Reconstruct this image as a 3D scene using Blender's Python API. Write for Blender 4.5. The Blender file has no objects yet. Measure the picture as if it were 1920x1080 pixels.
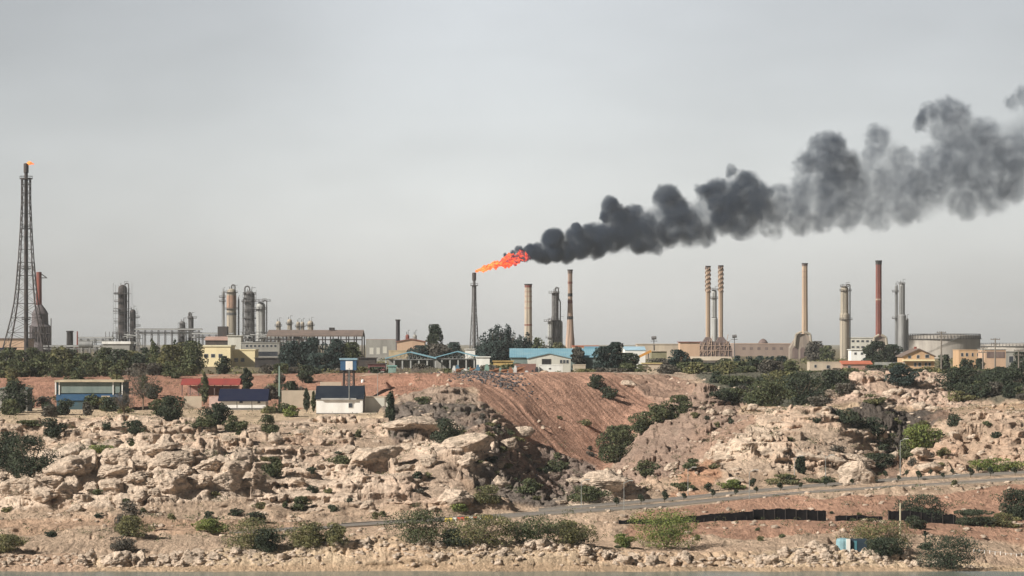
import bpy, math, random
import numpy as np
from mathutils import Vector

# ---------------------------------------------------------------- camera, sky, sun
F = 5390.0          # focal length in photo pixels (1920 wide)
PYH = 640.0         # photo row of the horizon
ZC = 32.0           # camera height over the water
S = bpy.context.scene
cam = bpy.data.cameras.new('camera'); camo = bpy.data.objects.new('camera', cam)
S.collection.objects.link(camo); S.camera = camo
camo.location = (0, 0, ZC); camo.rotation_euler = (math.pi/2, 0, 0)
cam.sensor_width = 36; cam.lens = 36*F/1920; cam.shift_y = (PYH-540)/1920
cam.clip_start = 1; cam.clip_end = 60000

SUN_EL = math.radians(35); SUN_DIR = Vector((-0.86, -0.51, 0)).normalized()
w = bpy.data.worlds.new('World'); S.world = w; w.use_nodes = True
nt = w.node_tree; bg = nt.nodes['Background']
sky = nt.nodes.new('ShaderNodeTexSky'); sky.sky_type = 'NISHITA'; sky.sun_disc = False
sky.sun_elevation = SUN_EL; sky.sun_rotation = math.atan2(SUN_DIR.x, SUN_DIR.y)
sky.air_density = 1.0; sky.dust_density = 1.0; sky.ozone_density = 1.0
hs = nt.nodes.new('ShaderNodeHueSaturation'); hs.inputs['Saturation'].default_value = 0.22
tint = nt.nodes.new('ShaderNodeMix'); tint.data_type = 'RGBA'; tint.blend_type = 'MULTIPLY'
tint.inputs[0].default_value = 1.0; tint.inputs[7].default_value = (0.985, 0.985, 1.0, 1)
# thin high overcast: soft large clouds seen against the sky
tc = nt.nodes.new('ShaderNodeTexCoord'); mp = nt.nodes.new('ShaderNodeMapping')
mp.inputs['Scale'].default_value = (6, 6, 16)
nz = nt.nodes.new('ShaderNodeTexNoise'); nz.inputs['Scale'].default_value = 1.3; nz.inputs['Detail'].default_value = 3
cr = nt.nodes.new('ShaderNodeMapRange'); cr.inputs[1].default_value = .3; cr.inputs[2].default_value = .7
cr.inputs[3].default_value = .90; cr.inputs[4].default_value = 1.08
# overcast veil: brighter low down; unseen upper dome dimmed to weaken ambient light
sep = nt.nodes.new('ShaderNodeSeparateXYZ'); vz = nt.nodes.new('ShaderNodeFloatCurve'); fc = vz.mapping.curves[0]
fc.points[0].location = (0, .75); fc.points[1].location = (1, .05)
for a_, b_ in ((.035, .71), (.07, .65), (.13, .55), (.3, .16), (.6, .06)): fc.points.new(a_, b_)
vz.mapping.update()
vx = nt.nodes.new('ShaderNodeMath'); vx.operation = 'ABSOLUTE'
vr = nt.nodes.new('ShaderNodeMapRange'); vr.interpolation_type = 'SMOOTHSTEP'; vr.inputs[1].default_value = 0.0; vr.inputs[2].default_value = 0.22
vr.inputs[3].default_value = 2.75; vr.inputs[4].default_value = 2.1
cl = nt.nodes.new('ShaderNodeMix'); cl.data_type = 'RGBA'; cl.blend_type = 'MULTIPLY'; cl.inputs[0].default_value = 1.0
mm = nt.nodes.new('ShaderNodeMath'); mm.operation = 'MULTIPLY'
L = nt.links.new
L(sky.outputs[0], hs.inputs['Color']); L(hs.outputs[0], tint.inputs[6])
L(tc.outputs['Generated'], mp.inputs[0]); L(mp.outputs[0], nz.inputs['Vector']); L(nz.outputs[0], cr.inputs[0])
L(tc.outputs['Generated'], sep.inputs[0]); L(sep.outputs[2], vz.inputs['Value']); L(sep.outputs[0], vx.inputs[0]); L(vx.outputs[0], vr.inputs[0])
m9 = nt.nodes.new('ShaderNodeMath'); m9.operation = 'MULTIPLY'; L(vz.outputs[0], m9.inputs[0]); L(vr.outputs[0], m9.inputs[1])
L(cr.outputs[0], mm.inputs[0]); L(m9.outputs[0], mm.inputs[1])
L(tint.outputs[2], cl.inputs[6]); L(mm.outputs[0], cl.inputs[7])
L(cl.outputs[2], bg.inputs['Color'])
bg.inputs['Strength'].default_value = 0.0605
sl = bpy.data.lights.new('sun', 'SUN'); sl.energy = 5.0; sl.angle = math.radians(0.6); sl.color = (1, .95, .87)
so = bpy.data.objects.new('sun', sl); S.collection.objects.link(so)
d = Vector((SUN_DIR.x*math.cos(SUN_EL), SUN_DIR.y*math.cos(SUN_EL), math.sin(SUN_EL)))
so.rotation_euler = d.to_track_quat('Z', 'Y').to_euler(); so.location = (-200, 0, 300)
S.view_settings.view_transform = 'Standard'; S.view_settings.look = 'None'
S.view_settings.exposure = 0.43; S.view_settings.gamma = 1.0
S.cycles.volume_bounces = 1; S.cycles.max_bounces = 6; S.cycles.transparent_max_bounces = 16
S.cycles.volume_step_rate = 1.0; S.cycles.volume_max_steps = 256

# ---------------------------------------------------------------- helpers
col = S.collection
ORG = {}
def W(px, py, Y): return Vector(((px-960)/F*Y, Y, ZC-(py-PYH)/F*Y))
def zof(py, Y): return ZC-(py-PYH)/F*Y
def pyof(z, Y): return PYH+(ZC-z)*F/Y

def tag(o, label=None, cat=None, group=None, kind=None):
    if label: o['label'] = label
    if cat: o['category'] = cat
    if group: o['group'] = group
    if kind: o['kind'] = kind
    return o
def thing(name, label, cat, loc, group=None):
    o = bpy.data.objects.new(name, None); col.objects.link(o); o.location = loc
    o.empty_display_size = .5
    ORG[o.name] = Vector(loc); return tag(o, label, cat, group)
def copy_thing(root, loc, label=None, rz=0, sc=None):
    def rec(o, par):
        c = o.copy(); col.objects.link(c); c.parent = par
        for ch in [k for k in KIDS.get(o.name, [])]:
            n = rec(ch, c); KIDS.setdefault(c.name, []).append(n)
        return c
    c = rec(root, None); c.location = loc; c.rotation_euler = (0, 0, rz)
    if sc: c.scale = sc if hasattr(sc, '__len__') else (sc, sc, sc)
    if label: c['label'] = label
    return c
KIDS = {}
def mesh_obj(name, V, Fc, m, parent=None, smooth=False):
    """V in world coordinates; origin moves to the parent's origin (or the base of the mesh)."""
    V = np.asarray(V, dtype=float)
    if parent is not None: org = np.array(ORG[parent.name])
    else:
        org = np.array([V[:, 0].mean(), V[:, 1].mean(), V[:, 2].min()])
    me = bpy.data.meshes.new(name)
    V2 = V-org
    if isinstance(Fc, np.ndarray):
        k = Fc.shape[1]
        me.vertices.add(len(V2)); me.vertices.foreach_set('co', V2.astype(np.float32).ravel())
        me.loops.add(Fc.size); me.loops.foreach_set('vertex_index', Fc.astype(np.int32).ravel())
        me.polygons.add(len(Fc)); me.polygons.foreach_set('loop_start', np.arange(0, Fc.size, k, dtype=np.int32))
        me.update(calc_edges=True)
    else:
        me.from_pydata([tuple(v) for v in V2], [], Fc); me.update()
    if smooth: me.polygons.foreach_set('use_smooth', [True]*len(me.polygons))
    me.materials.append(m)
    o = bpy.data.objects.new(name, me); col.objects.link(o)
    ORG[o.name] = Vector(org)
    if parent is not None:
        o.parent = parent; KIDS.setdefault(parent.name, []).append(o)
    else: o.location = org
    return o

class MB:
    def __init__(s): s.v = []; s.f = []
    def box(s, x0, x1, y0, y1, z0, z1):
        n = len(s.v)
        for z in (z0, z1):
            for (x, y) in ((x0, y0), (x1, y0), (x1, y1), (x0, y1)): s.v.append((x, y, z))
        s.f += [(n, n+3, n+2, n+1), (n+4, n+5, n+6, n+7), (n, n+1, n+5, n+4), (n+1, n+2, n+6, n+5), (n+2, n+3, n+7, n+6), (n+3, n, n+4, n+7)]
        return s
    def bar(s, a, b, r, n=6, r2=None, cap=True):
        a = Vector(a); b = Vector(b); d = (b-a)
        if d.length < 1e-6: return s
        q = d.to_track_quat('Z', 'Y'); r2 = r if r2 is None else r2; k = len(s.v)
        for (p, rr) in ((a, r), (b, r2)):
            for i in range(n):
                t = 2*math.pi*(i+.5)/n; s.v.append(tuple(p+q@Vector((rr*math.cos(t), rr*math.sin(t), 0))))
        for i in range(n): j = (i+1) % n; s.f.append((k+i, k+j, k+n+j, k+n+i))
        if cap: s.f.append(tuple(k+n-1-i for i in range(n))); s.f.append(tuple(k+n+i for i in range(n)))
        return s
    def lathe(s, cx, cy, prof, n=20):
        k = len(s.v)
        for (r, z) in prof:
            for i in range(n):
                t = 2*math.pi*i/n; s.v.append((cx+r*math.cos(t), cy+r*math.sin(t), z))
        for a in range(len(prof)-1):
            for i in range(n):
                j = (i+1) % n; s.f.append((k+a*n+i, k+a*n+j, k+(a+1)*n+j, k+(a+1)*n+i))
        s.f.append(tuple(k+n-1-i for i in range(n))); e = k+(len(prof)-1)*n
        s.f.append(tuple(e+i for i in range(n))); return s
    def path(s, pts, r, n=6):
        for a, b in zip(pts[:-1], pts[1:]): s.bar(a, b, r, n)
        return s
    def ring(s, cx, cy, z, r0, r1, h, n=16):
        k = len(s.v)
        for (r, zz) in ((r0, z), (r1, z), (r1, z+h), (r0, z+h)):
            for i in range(n):
                t = 2*math.pi*i/n; s.v.append((cx+r*math.cos(t), cy+r*math.sin(t), zz))
        for a in range(4):
            b = (a+1) % 4
            for i in range(n): j = (i+1) % n; s.f.append((k+a*n+i, k+a*n+j, k+b*n+j, k+b*n+i))
        return s
    def prism(s, poly, y0, y1):
        """poly in x,z, extruded along y"""
        n = len(poly); k = len(s.v)
        for y in (y0, y1):
            for (x, z) in poly: s.v.append((x, y, z))
        for i in range(n): j = (i+1) % n; s.f.append((k+i, k+j, k+n+j, k+n+i))
        s.f.append(tuple(k+n-1-i for i in range(n))); s.f.append(tuple(k+n+i for i in range(n))); return s
    def xprism(s, poly, x0, x1):
        """poly in y,z, extruded along x"""
        n = len(poly); k = len(s.v)
        for x in (x0, x1):
            for (y, z) in poly: s.v.append((x, y, z))
        for i in range(n): j = (i+1) % n; s.f.append((k+i, k+j, k+n+j, k+n+i))
        s.f.append(tuple(k+n-1-i for i in range(n))); s.f.append(tuple(k+n+i for i in range(n))); return s
    def build(s, name, m, parent=None, smooth=False): return mesh_obj(name, s.v, s.f, m, parent, smooth)

# ---------------------------------------------------------------- numpy noise
def _h(ix, iy, iz, seed):
    n = (ix*374761393+iy*668265263+iz*2147483647+seed*1274126177) & 0xffffffff
    n = ((n ^ (n >> 13))*1274126177) & 0xffffffff
    n = ((n ^ (n >> 16))*2246822519) & 0xffffffff
    return ((n ^ (n >> 15)) & 0xffffff)/float(0xffffff)
def vn(x, y, z=None, seed=0):
    x = np.asarray(x, float); y = np.asarray(y, float)
    ix = np.floor(x).astype(np.int64); iy = np.floor(y).astype(np.int64)
    fx = x-ix; fy = y-iy; fx = fx*fx*(3-2*fx); fy = fy*fy*(3-2*fy)
    def pl(iz):
        a = _h(ix, iy, iz, seed); b = _h(ix+1, iy, iz, seed); c = _h(ix, iy+1, iz, seed); e = _h(ix+1, iy+1, iz, seed)
        return (a*(1-fx)+b*fx)*(1-fy)+(c*(1-fx)+e*fx)*fy
    if z is None: return pl(np.int64(0))*2-1
    z = np.asarray(z, float); iz = np.floor(z).astype(np.int64); fz = z-iz; fz = fz*fz*(3-2*fz)
    return (pl(iz)*(1-fz)+pl(iz+1)*fz)*2-1
def fbm(x, y, z=None, o=4, seed=0):
    r = 0; a = .5; k = 1.0
    for i in range(o):
        r = r+a*vn(x*k+i*17.3, y*k+i*9.1, None if z is None else z*k, seed+i); a *= .5; k *= 2.03
    return r
def voro(x, y, seed=0):
    """F1, F2 and a random per cell"""
    x = np.asarray(x, float); y = np.asarray(y, float)
    ix = np.floor(x).astype(np.int64); iy = np.floor(y).astype(np.int64)
    f1 = np.full(x.shape, 9.); f2 = np.full(x.shape, 9.); cid = np.zeros(x.shape)
    for dx in (-1, 0, 1):
        for dy in (-1, 0, 1):
            cx = ix+dx; cy = iy+dy
            px = cx+.1+.8*_h(cx, cy, 1, seed); py = cy+.1+.8*_h(cx, cy, 2, seed)
            dd = np.sqrt((x-px)**2+(y-py)**2)
            near = dd < f1
            f2 = np.where(near, f1, np.minimum(f2, dd)); cid = np.where(near, _h(cx, cy, 3, seed), cid)
            f1 = np.where(near, dd, f1)
    return f1, f2, cid
def inpoly(x, y, poly):
    r = np.zeros(x.shape, bool); n = len(poly)
    for i in range(n):
        x0, y0 = poly[i]; x1, y1 = poly[(i+1) % n]
        if y0 == y1: continue
        r ^= ((y0 > y) != (y1 > y)) & (x < (x1-x0)*(y-y0)/(y1-y0)+x0)
    return r
def sstep(a, b, x): t = np.clip((x-a)/(b-a), 0, 1); return t*t*(3-2*t)

# ---------------------------------------------------------------- materials
def nodes_mat(name):
    m = bpy.data.materials.new(name); m.use_nodes = True; t = m.node_tree
    return m, t, t.nodes['Principled BSDF']
MC = {}
def M(name, c, c2=None, sc=.6, rough=.85, metal=0, bump=0, streak=False, spec=.3):
    """procedural paint/metal/plaster: two tones mixed by noise, optional rain streaks"""
    if name in MC: return MC[name]
    m, t, b = nodes_mat(name); N = t.nodes.new; K = t.links.new
    c2 = c2 or tuple(v*.72 for v in c)
    tc = N('ShaderNodeTexCoord'); mp = N('ShaderNodeMapping'); mp.inputs['Scale'].default_value = (1, 1, .18) if streak else (1, 1, 1)
    n1 = N('ShaderNodeTexNoise'); n1.inputs['Scale'].default_value = sc; n1.inputs['Detail'].default_value = 6; n1.inputs['Roughness'].default_value = .65
    r = N('ShaderNodeMapRange'); r.inputs[1].default_value = .38; r.inputs[2].default_value = .66
    mx = N('ShaderNodeMix'); mx.data_type = 'RGBA'; mx.inputs[6].default_value = (*c, 1); mx.inputs[7].default_value = (*c2, 1)
    K(tc.outputs['Object'], mp.inputs[0]); K(mp.outputs[0], n1.inputs['Vector']); K(n1.outputs[0], r.inputs[0]); K(r.outputs[0], mx.inputs[0])
    K(mx.outputs[2], b.inputs['Base Color'])
    b.inputs['Roughness'].default_value = rough; b.inputs['Metallic'].default_value = metal; b.inputs['Specular IOR Level'].default_value = spec
    if bump:
        n2 = N('ShaderNodeTexNoise'); n2.inputs['Scale'].default_value = sc*5; n2.inputs['Detail'].default_value = 5
        bp = N('ShaderNodeBump'); bp.inputs['Strength'].default_value = .6; bp.inputs['Distance'].default_value = bump
        K(tc.outputs['Object'], n2.inputs['Vector']); K(n2.outputs[0], bp.inputs['Height']); K(bp.outputs[0], b.inputs['Normal'])
    MC[name] = m; return m
def leaf_mat(name, c, c2, sc=.35):
    if name in MC: return MC[name]
    m, t, b = nodes_mat(name); N = t.nodes.new; K = t.links.new
    g = N('ShaderNodeNewGeometry'); n1 = N('ShaderNodeTexNoise'); n1.inputs['Scale'].default_value = sc; n1.inputs['Detail'].default_value = 4
    K(g.outputs['Position'], n1.inputs['Vector'])
    ad = N('ShaderNodeMath'); ad.operation = 'ADD'
    ms = N('ShaderNodeMapRange'); ms.inputs[3].default_value = -.22; ms.inputs[4].default_value = .22
    K(g.outputs['Random Per Island'], ms.inputs[0]); K(ms.outputs[0], ad.inputs[0]); K(n1.outputs[0], ad.inputs[1])
    r = N('ShaderNodeMapRange'); r.inputs[1].default_value = .3; r.inputs[2].default_value = .72
    mx = N('ShaderNodeMix'); mx.data_type = 'RGBA'; mx.inputs[6].default_value = (*c, 1); mx.inputs[7].default_value = (*c2, 1)
    K(ad.outputs[0], r.inputs[0]); K(r.outputs[0], mx.inputs[0]); K(mx.outputs[2], b.inputs['Base Color'])
    b.inputs['Roughness'].default_value = .75; b.inputs['Specular IOR Level'].default_value = .2
    MC[name] = m; return m
# ---------------------------------------------------------------- terrain
ST = {  # depth -> (photo column, photo row) of the bare ground there
 408: [(0,1046),(160,1040),(200,1034),(480,1032),(600,1024),(700,1018),(820,1026),(1000,1029),(1500,1033),(1600,1038),(1700,1044),(1800,1050),(1920,1056)],
 425: [(0,1022),(300,1020),(500,1018),(700,1010),(900,1014),(1200,1016),(1500,1014),(1700,1018),(1920,1030)],
 440: [(0,1003),(300,1004),(450,1001),(700,1002),(1000,1004),(1200,1003),(1400,985),(1600,985),(1750,997),(1920,1012)],
 455: [(0,985),(200,983),(400,985),(600,992),(800,988),(1000,988),(1150,978),(1300,974),(1600,977),(1800,980),(1920,987)],
 470: [(0,962),(200,955),(400,965),(550,975),(650,978),(900,972),(1050,968),(1150,966),(1300,958),(1500,955),(1600,952),(1920,946)],
 480: [(0,905),(100,900),(250,905),(400,915),(480,940),(560,955),(700,958),(850,960),(950,962),(1050,957),(1250,948),(1500,935),(1700,922),(1920,915)],
 490: [(0,898),(50,890),(100,862),(200,858),(300,850),(400,860),(470,880),(520,925),(620,920),(700,915),(850,925),(900,948),(1000,952),(1100,950),(1250,945),(1500,922),(1700,912),(1920,906)],
 500: [(0,870),(60,868),(100,852),(200,842),(300,838),(400,846),(470,868),(520,895),(620,905),(700,905),(850,915),(900,935),(1000,945),(1090,930),(1140,893),(1190,920),(1250,930),(1500,915),(1700,903),(1920,897)],
 515: [(0,858),(60,862),(110,838),(300,832),(450,843),(520,855),(620,880),(700,878),(760,868),(820,846),(880,842),(930,880),(1000,930),(1060,940),(1130,905),(1200,925),(1260,915),(1330,905),(1500,902),(1660,899),(1750,893),(1920,888)],
 535: [(0,825),(200,820),(450,825),(600,840),(700,848),(760,843),(830,824),(920,823),(945,850),(1000,905),(1100,935),(1180,925),(1260,905),(1320,870),(1400,838),(1500,832),(1600,855),(1650,888),(1750,874),(1920,868)],
 560: [(0,808),(200,805),(450,808),(600,815),(700,815),(780,812),(850,822),(910,815),(960,860),(1050,920),(1150,915),(1220,900),(1300,880),(1350,825),(1420,792),(1500,778),(1570,785),(1640,840),(1690,872),(1740,845),(1800,812),(1920,800)],
 600: [(0,790),(200,786),(450,790),(600,793),(700,781),(800,785),(860,792),(920,800),(960,835),(1000,872),(1080,903),(1150,890),(1200,850),(1260,825),(1350,790),(1420,772),(1500,766),(1560,768),(1620,790),(1690,842),(1740,815),(1800,780),(1920,770)],
 620: [(0,782),(450,782),(700,778),(740,770),(860,778),(905,778),(945,800),(1000,852),(1060,882),(1130,884),(1170,855),(1200,825),(1260,790),(1300,762),(1350,768),(1420,772),(1550,764),(1640,790),(1700,822),(1760,785),(1820,766),(1920,764)],
 640: [(0,775),(450,775),(700,775),(740,763),(860,755),(900,755),(940,775),(1000,812),(1060,846),(1130,870),(1150,864),(1200,812),(1260,766),(1320,736),(1370,755),(1420,774),(1560,765),(1660,772),(1700,790),(1760,768),(1920,764)],
 660: [(0,770),(300,768),(600,768),(700,758),(740,745),(850,724),(900,730),(950,752),(1000,776),(1060,806),(1130,840),(1160,840),(1200,806),(1250,772),(1305,724),(1345,740),(1380,765),(1450,768),(1560,762),(1660,764),(1760,764),(1920,762)],
 680: [(0,765),(300,758),(600,758),(700,735),(740,716),(850,707),(900,709),(950,722),(1000,740),(1060,765),(1130,800),(1170,806),(1200,795),(1250,770),(1310,745),(1400,755),(1530,758),(1560,735),(1610,712),(1700,714),(1750,730),(1800,745),(1920,745)],
 700: [(0,750),(300,742),(500,738),(640,725),(700,712),(740,703),(850,700),(1000,703),(1060,716),(1130,748),(1180,765),(1230,768),(1270,748),(1310,738),(1400,742),(1520,745),(1560,722),(1620,708),(1700,708),(1800,728),(1920,735)],
 725: [(0,728),(300,720),(500,715),(640,706),(740,700),(1000,699),(1110,702),(1160,722),(1220,740),(1270,735),(1330,716),(1400,725),(1500,725),(1600,705),(1700,704),(1800,716),(1920,722)],
 750: [(0,712),(300,708),(500,704),(700,701),(1000,698),(1150,699),(1230,704),(1290,712),(1350,708),(1420,708),(1500,705),(1600,700),(1800,706),(1920,712)],
 800: [(0,705),(300,703),(700,700),(1200,698),(1500,698),(1920,702)],
 900: [(0,699),(1920,698)],
}
def road_fn(pts):
    a = np.array(pts, float)
    return (lambda u: np.interp(u, a[:, 0], a[:, 2])), (lambda u: zof(np.interp(u, a[:, 0], a[:, 1]), np.interp(u, a[:, 0], a[:, 2])))
RD1 = road_fn([(430,999,447),(560,992,455),(700,983,462),(920,970,472),(1100,959,477),(1250,948,482),(1500,924,490),(1700,911,496),(1920,899,500),(2300,880,506)])
RD2 = road_fn([(960,962,486),(1100,951,490),(1250,938,495),(1500,914,502),(1700,899,508),(1920,887,514),(2300,868,520)])
PADS = [ # u0,u1,Y0,Y1, py,Y : flat ground for buildings
 (585,735,630,652,776,636),(405,512,655,672,769,658),(330,455,690,706,741,695),(98,240,650,672,768,655),
 (735,765,676,690,729,680),(1565,1605,418,424,1034,419)]
u = np.concatenate([np.arange(-420,-20,9.), np.arange(-20,1941,1.65), np.arange(1944,2340,9.)])
Yr = np.concatenate([np.arange(388,420,.32), np.arange(420,465,.42), np.arange(465,560,.33), np.arange(560,760,.62), np.arange(760,900,2.5), 900*np.power(1.045, np.arange(0,62))])
U, Y = np.meshgrid(u, Yr)
keys = sorted(ST); zk = []; yk = []
for (yy, z) in ((380,-3.),(396,-1.2),(400,.05),(403,.45)): yk.append(yy); zk.append(np.full(len(u), z))
for k in keys:
    a = np.array(ST[k], float); yk.append(k); zk.append(zof(np.interp(u, a[:, 0], a[:, 1]), k))
for (yy, z) in ((1300,22.3),(2200,22.0),(4000,20.),(20000,12.)): yk.append(yy); zk.append(np.full(len(u), z))
yk = np.array(yk, float); zk = np.array(zk)
idx = np.clip(np.searchsorted(yk, Yr, side='right')-1, 0, len(yk)-2)
t = np.clip((Yr-yk[idx])/(yk[idx+1]-yk[idx]), 0, 1)[:, None]
Z0 = zk[idx]*(1-t)+zk[idx+1]*t
# ease the kinks between depth stations
k3 = np.ones(9)/9
inner = Yr < 900
Zs = Z0.copy(); pad = np.pad(Z0[inner], ((4,4),(0,0)), mode='edge')
Zs[inner] = sum(pad[i:i+inner.sum()] for i in range(9))/9
Z0 = Zs
X = (U-960)/F*Y
PY = pyof(Z0, Y)
nx = fbm(X/9, Y/22, o=4, seed=5); ny = fbm(X/9, Y/22, o=4, seed=9)
PU = U+nx*26; PP = PY+ny*14
# colour, boulder height, boulder size, ledge, roughness, depth wobble
PALE=(.70,.56,.44); SAND=(.50,.37,.27); PINK=(.50,.29,.19); RED=(.45,.265,.19); GREY=(.20,.165,.14); TAN=(.48,.37,.28); GREEN=(.085,.095,.055); DGREY=(.12,.10,.085); ORG_=(.48,.28,.18)
C = np.zeros(U.shape+(3,)); C[:] = SAND
B = np.full(U.shape, .25); BS = np.full(U.shape, 1.6); LD = np.full(U.shape, .25); R = np.full(U.shape, .30); DW = np.full(U.shape, .5)
def zone(poly, c, b=None, l=None, r=None, dw=None, y=(0,1e9), bs=None):
    m = inpoly(PU, PP, poly) & (Y > y[0]) & (Y < y[1])
    if c: C[m] = c
    for a, v in ((B,b),(LD,l),(R,r),(DW,dw),(BS,bs)):
        if v is not None: a[m] = v
    return m
zone([(-500,690),(2400,690),(2400,712),(-500,712)], TAN, .1,0,.15,0, (740,1e9))
far = Y > 800; C[far] = (.20,.17,.11); B[far] = 0; R[far] = .1; LD[far] = 0; DW[far] = 0
zone([(-500,795),(-500,762),(720,762),(720,795)], (.56,.43,.30), .12,.15,.12,.2,(590,690))
zone([(-500,855),(-500,792),(560,792),(720,776),(800,790),(800,860),(480,872),(300,840)], (.66,.51,.39), .55,.9,.42,1.4,(480,625), 2.2)
zone([(-500,980),(-500,860),(110,845),(200,835),(480,842),(500,925),(300,948),(130,955)], PALE, 1.5,.2,.25,.8,(470,530), 3.6)
zone([(-500,765),(-500,698),(950,698),(900,730),(720,765)], (.40,.22,.155), .12,.1,.3,.4,(655,800))
zone([(830,728),(930,760),(1000,800),(900,830),(740,800),(745,745)], (.36,.27,.21), .5,.5,.6,1.2,(590,700), 2.)
zone([(850,690),(1270,690),(1300,745),(1250,775),(1175,815),(1150,890),(1060,885),(930,770),(850,722)], RED, .0,.0,.16,.15,(600,760))
zone([(1150,698),(1240,698),(1320,730),(1250,770)], (.36,.24,.18), .4,.2,.4,.5,(655,760))
zone([(720,762),(905,768),(960,815),(1110,900),(1090,960),(940,965),(860,900),(820,850),(740,860)], GREY, .8,.1,.7,1.1,(495,660), 1.8)
zone([(470,960),(480,850),(600,830),(740,835),(830,812),(945,822),(900,870),(850,890),(880,950),(700,965)], (.70,.55,.43), .5,.6,.4,1.6,(478,565), 3.0)
zone([(940,815),(1040,840),(1150,890),(1230,900),(1140,950),(960,960)], (.27,.205,.17), .6,.0,.6,.8,(530,660), 1.6)
zone([(1060,960),(1080,915),(1130,885),(1200,905),(1220,940),(1130,955)], PALE, .7,.4,.4,1,(492,520), 2.2)
zone([(1150,905),(1180,830),(1260,758),(1320,715),(1400,768),(1430,800),(1340,858),(1290,910),(1200,925)], (.35,.25,.195), .7,.35,.9,1.4,(525,690), 2.0)
zone([(1290,925),(1330,850),(1420,768),(1560,758),(1665,845),(1665,895),(1500,935),(1400,940)], (.70,.555,.43), .5,.9,.45,1.8,(520,625), 3.0)
zone([(1230,950),(1290,890),(1340,860),(1360,900),(1300,950)], ORG_, .4,.4,.3,.8,(500,600))
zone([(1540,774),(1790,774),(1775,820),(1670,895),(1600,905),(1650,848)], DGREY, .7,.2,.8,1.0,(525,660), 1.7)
zone([(1655,900),(1700,855),(1760,800),(1830,765),(2400,762),(2400,900)], (.58,.43,.32), .5,.7,.5,1.4,(520,650), 2.4)
zone([(1380,775),(1400,757),(2400,755),(2400,775)], (.52,.39,.27), .2,.7,.2,.9,(615,690))
zone([(1500,765),(1560,720),(1620,700),(1760,704),(1830,745),(1830,760)], (.62,.46,.36), .8,.5,.7,1.3,(664,740), 1.8)
zone([(1300,690),(1600,690),(1560,738),(1520,762),(1390,766),(1340,735)], (.13,.125,.095), .3,0,.4,.4,(664,800))
zone([(1780,700),(2400,690),(2400,758),(1820,752)], (.17,.15,.11), .5,.2,.5,.6,(655,800))
zone([(-500,1004),(-500,978),(380,975),(640,980),(640,1000),(300,1006)], (.46,.315,.22), .2,.2,.3,.4,(435,475))
zone([(1180,1012),(1180,962),(1400,940),(2400,890),(2400,1030),(1700,1005)], (.42,.25,.175), .12,.15,.3,.4,(424,500))
zone([(600,1030),(600,985),(1150,985),(1150,1030)], (.54,.39,.28), .15,.1,.15,.2,(412,470))
m = Y < 411.5; C[m] = (.60,.46,.32); B[m] = .55; BS[m] = 1.3; R[m] = .35; DW[m] = .5; LD[m] = .1
m = (Y < 403); C[m] = (.50,.36,.24); B[m] = .12; R[m] = .08; LD[m] = 0
m = (Y < 411.5) & (PU < 160); C[m] = (.50,.35,.25); B[m] = .2
def blur(a, n=3):
    for _ in range(n):
        a = (a+np.roll(a, 1, 0)+np.roll(a, -1, 0)+np.roll(a, 1, 1)+np.roll(a, -1, 1)+np.roll(a, 2, 1)+np.roll(a, -2, 1))/7
    return a
B = blur(B); LD = blur(LD); R = blur(R); DW = blur(DW)
for k in range(3): C[..., k] = blur(C[..., k], 2)
# flat masks: roads and building pads
flat = np.ones(U.shape)
for (yf, zf), u0 in ((RD1, 430), (RD2, 1000)):
    dY = np.abs(Y-yf(U)); mk = sstep(5.5, 11, dY); mk = np.where(U < u0, np.maximum(mk, sstep(0, 60, u0-U)), mk)
    Z0 = Z0*mk+zf(U)*(1-mk); flat = np.minimum(flat, mk)
for (a, b, y0, y1, pp, py_) in PADS:
    dd = np.maximum(np.maximum(a-U, U-b)/14, np.maximum(y0-Y, Y-y1)/3)
    mk = sstep(0, 1.0, dd); Z0 = Z0*mk+zof(pp, py_)*(1-mk); flat = np.minimum(flat, mk)
B *= flat; LD *= flat; R *= np.maximum(flat, .06); DW *= flat
# boulders (several sizes), ledges, roughness
sx = X+fbm(X/6, Y/9, o=3, seed=21)*1.8; ss = Z0*1.25+Y*.085+fbm(X/6, Y/9, o=3, seed=22)*1.3
# soil pockets between the outcrops: smooth, browner ground
soilm = sstep(.02, .22, fbm(X/11, Y/15+Z0/5, o=4, seed=131))*(Y > 470)*(Y < 745)*sstep(.3, .5, B+LD)*(B < 1.1)*sstep(.36, .42, C[..., 0])
B *= 1-.85*soilm; LD *= 1-.8*soilm; R *= 1-.45*soilm; DW *= 1-.6*soilm
C = C*(1-.85*soilm[..., None])+(C*.35+np.array((.42,.295,.21))*.55)*.85*soilm[..., None]
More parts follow.
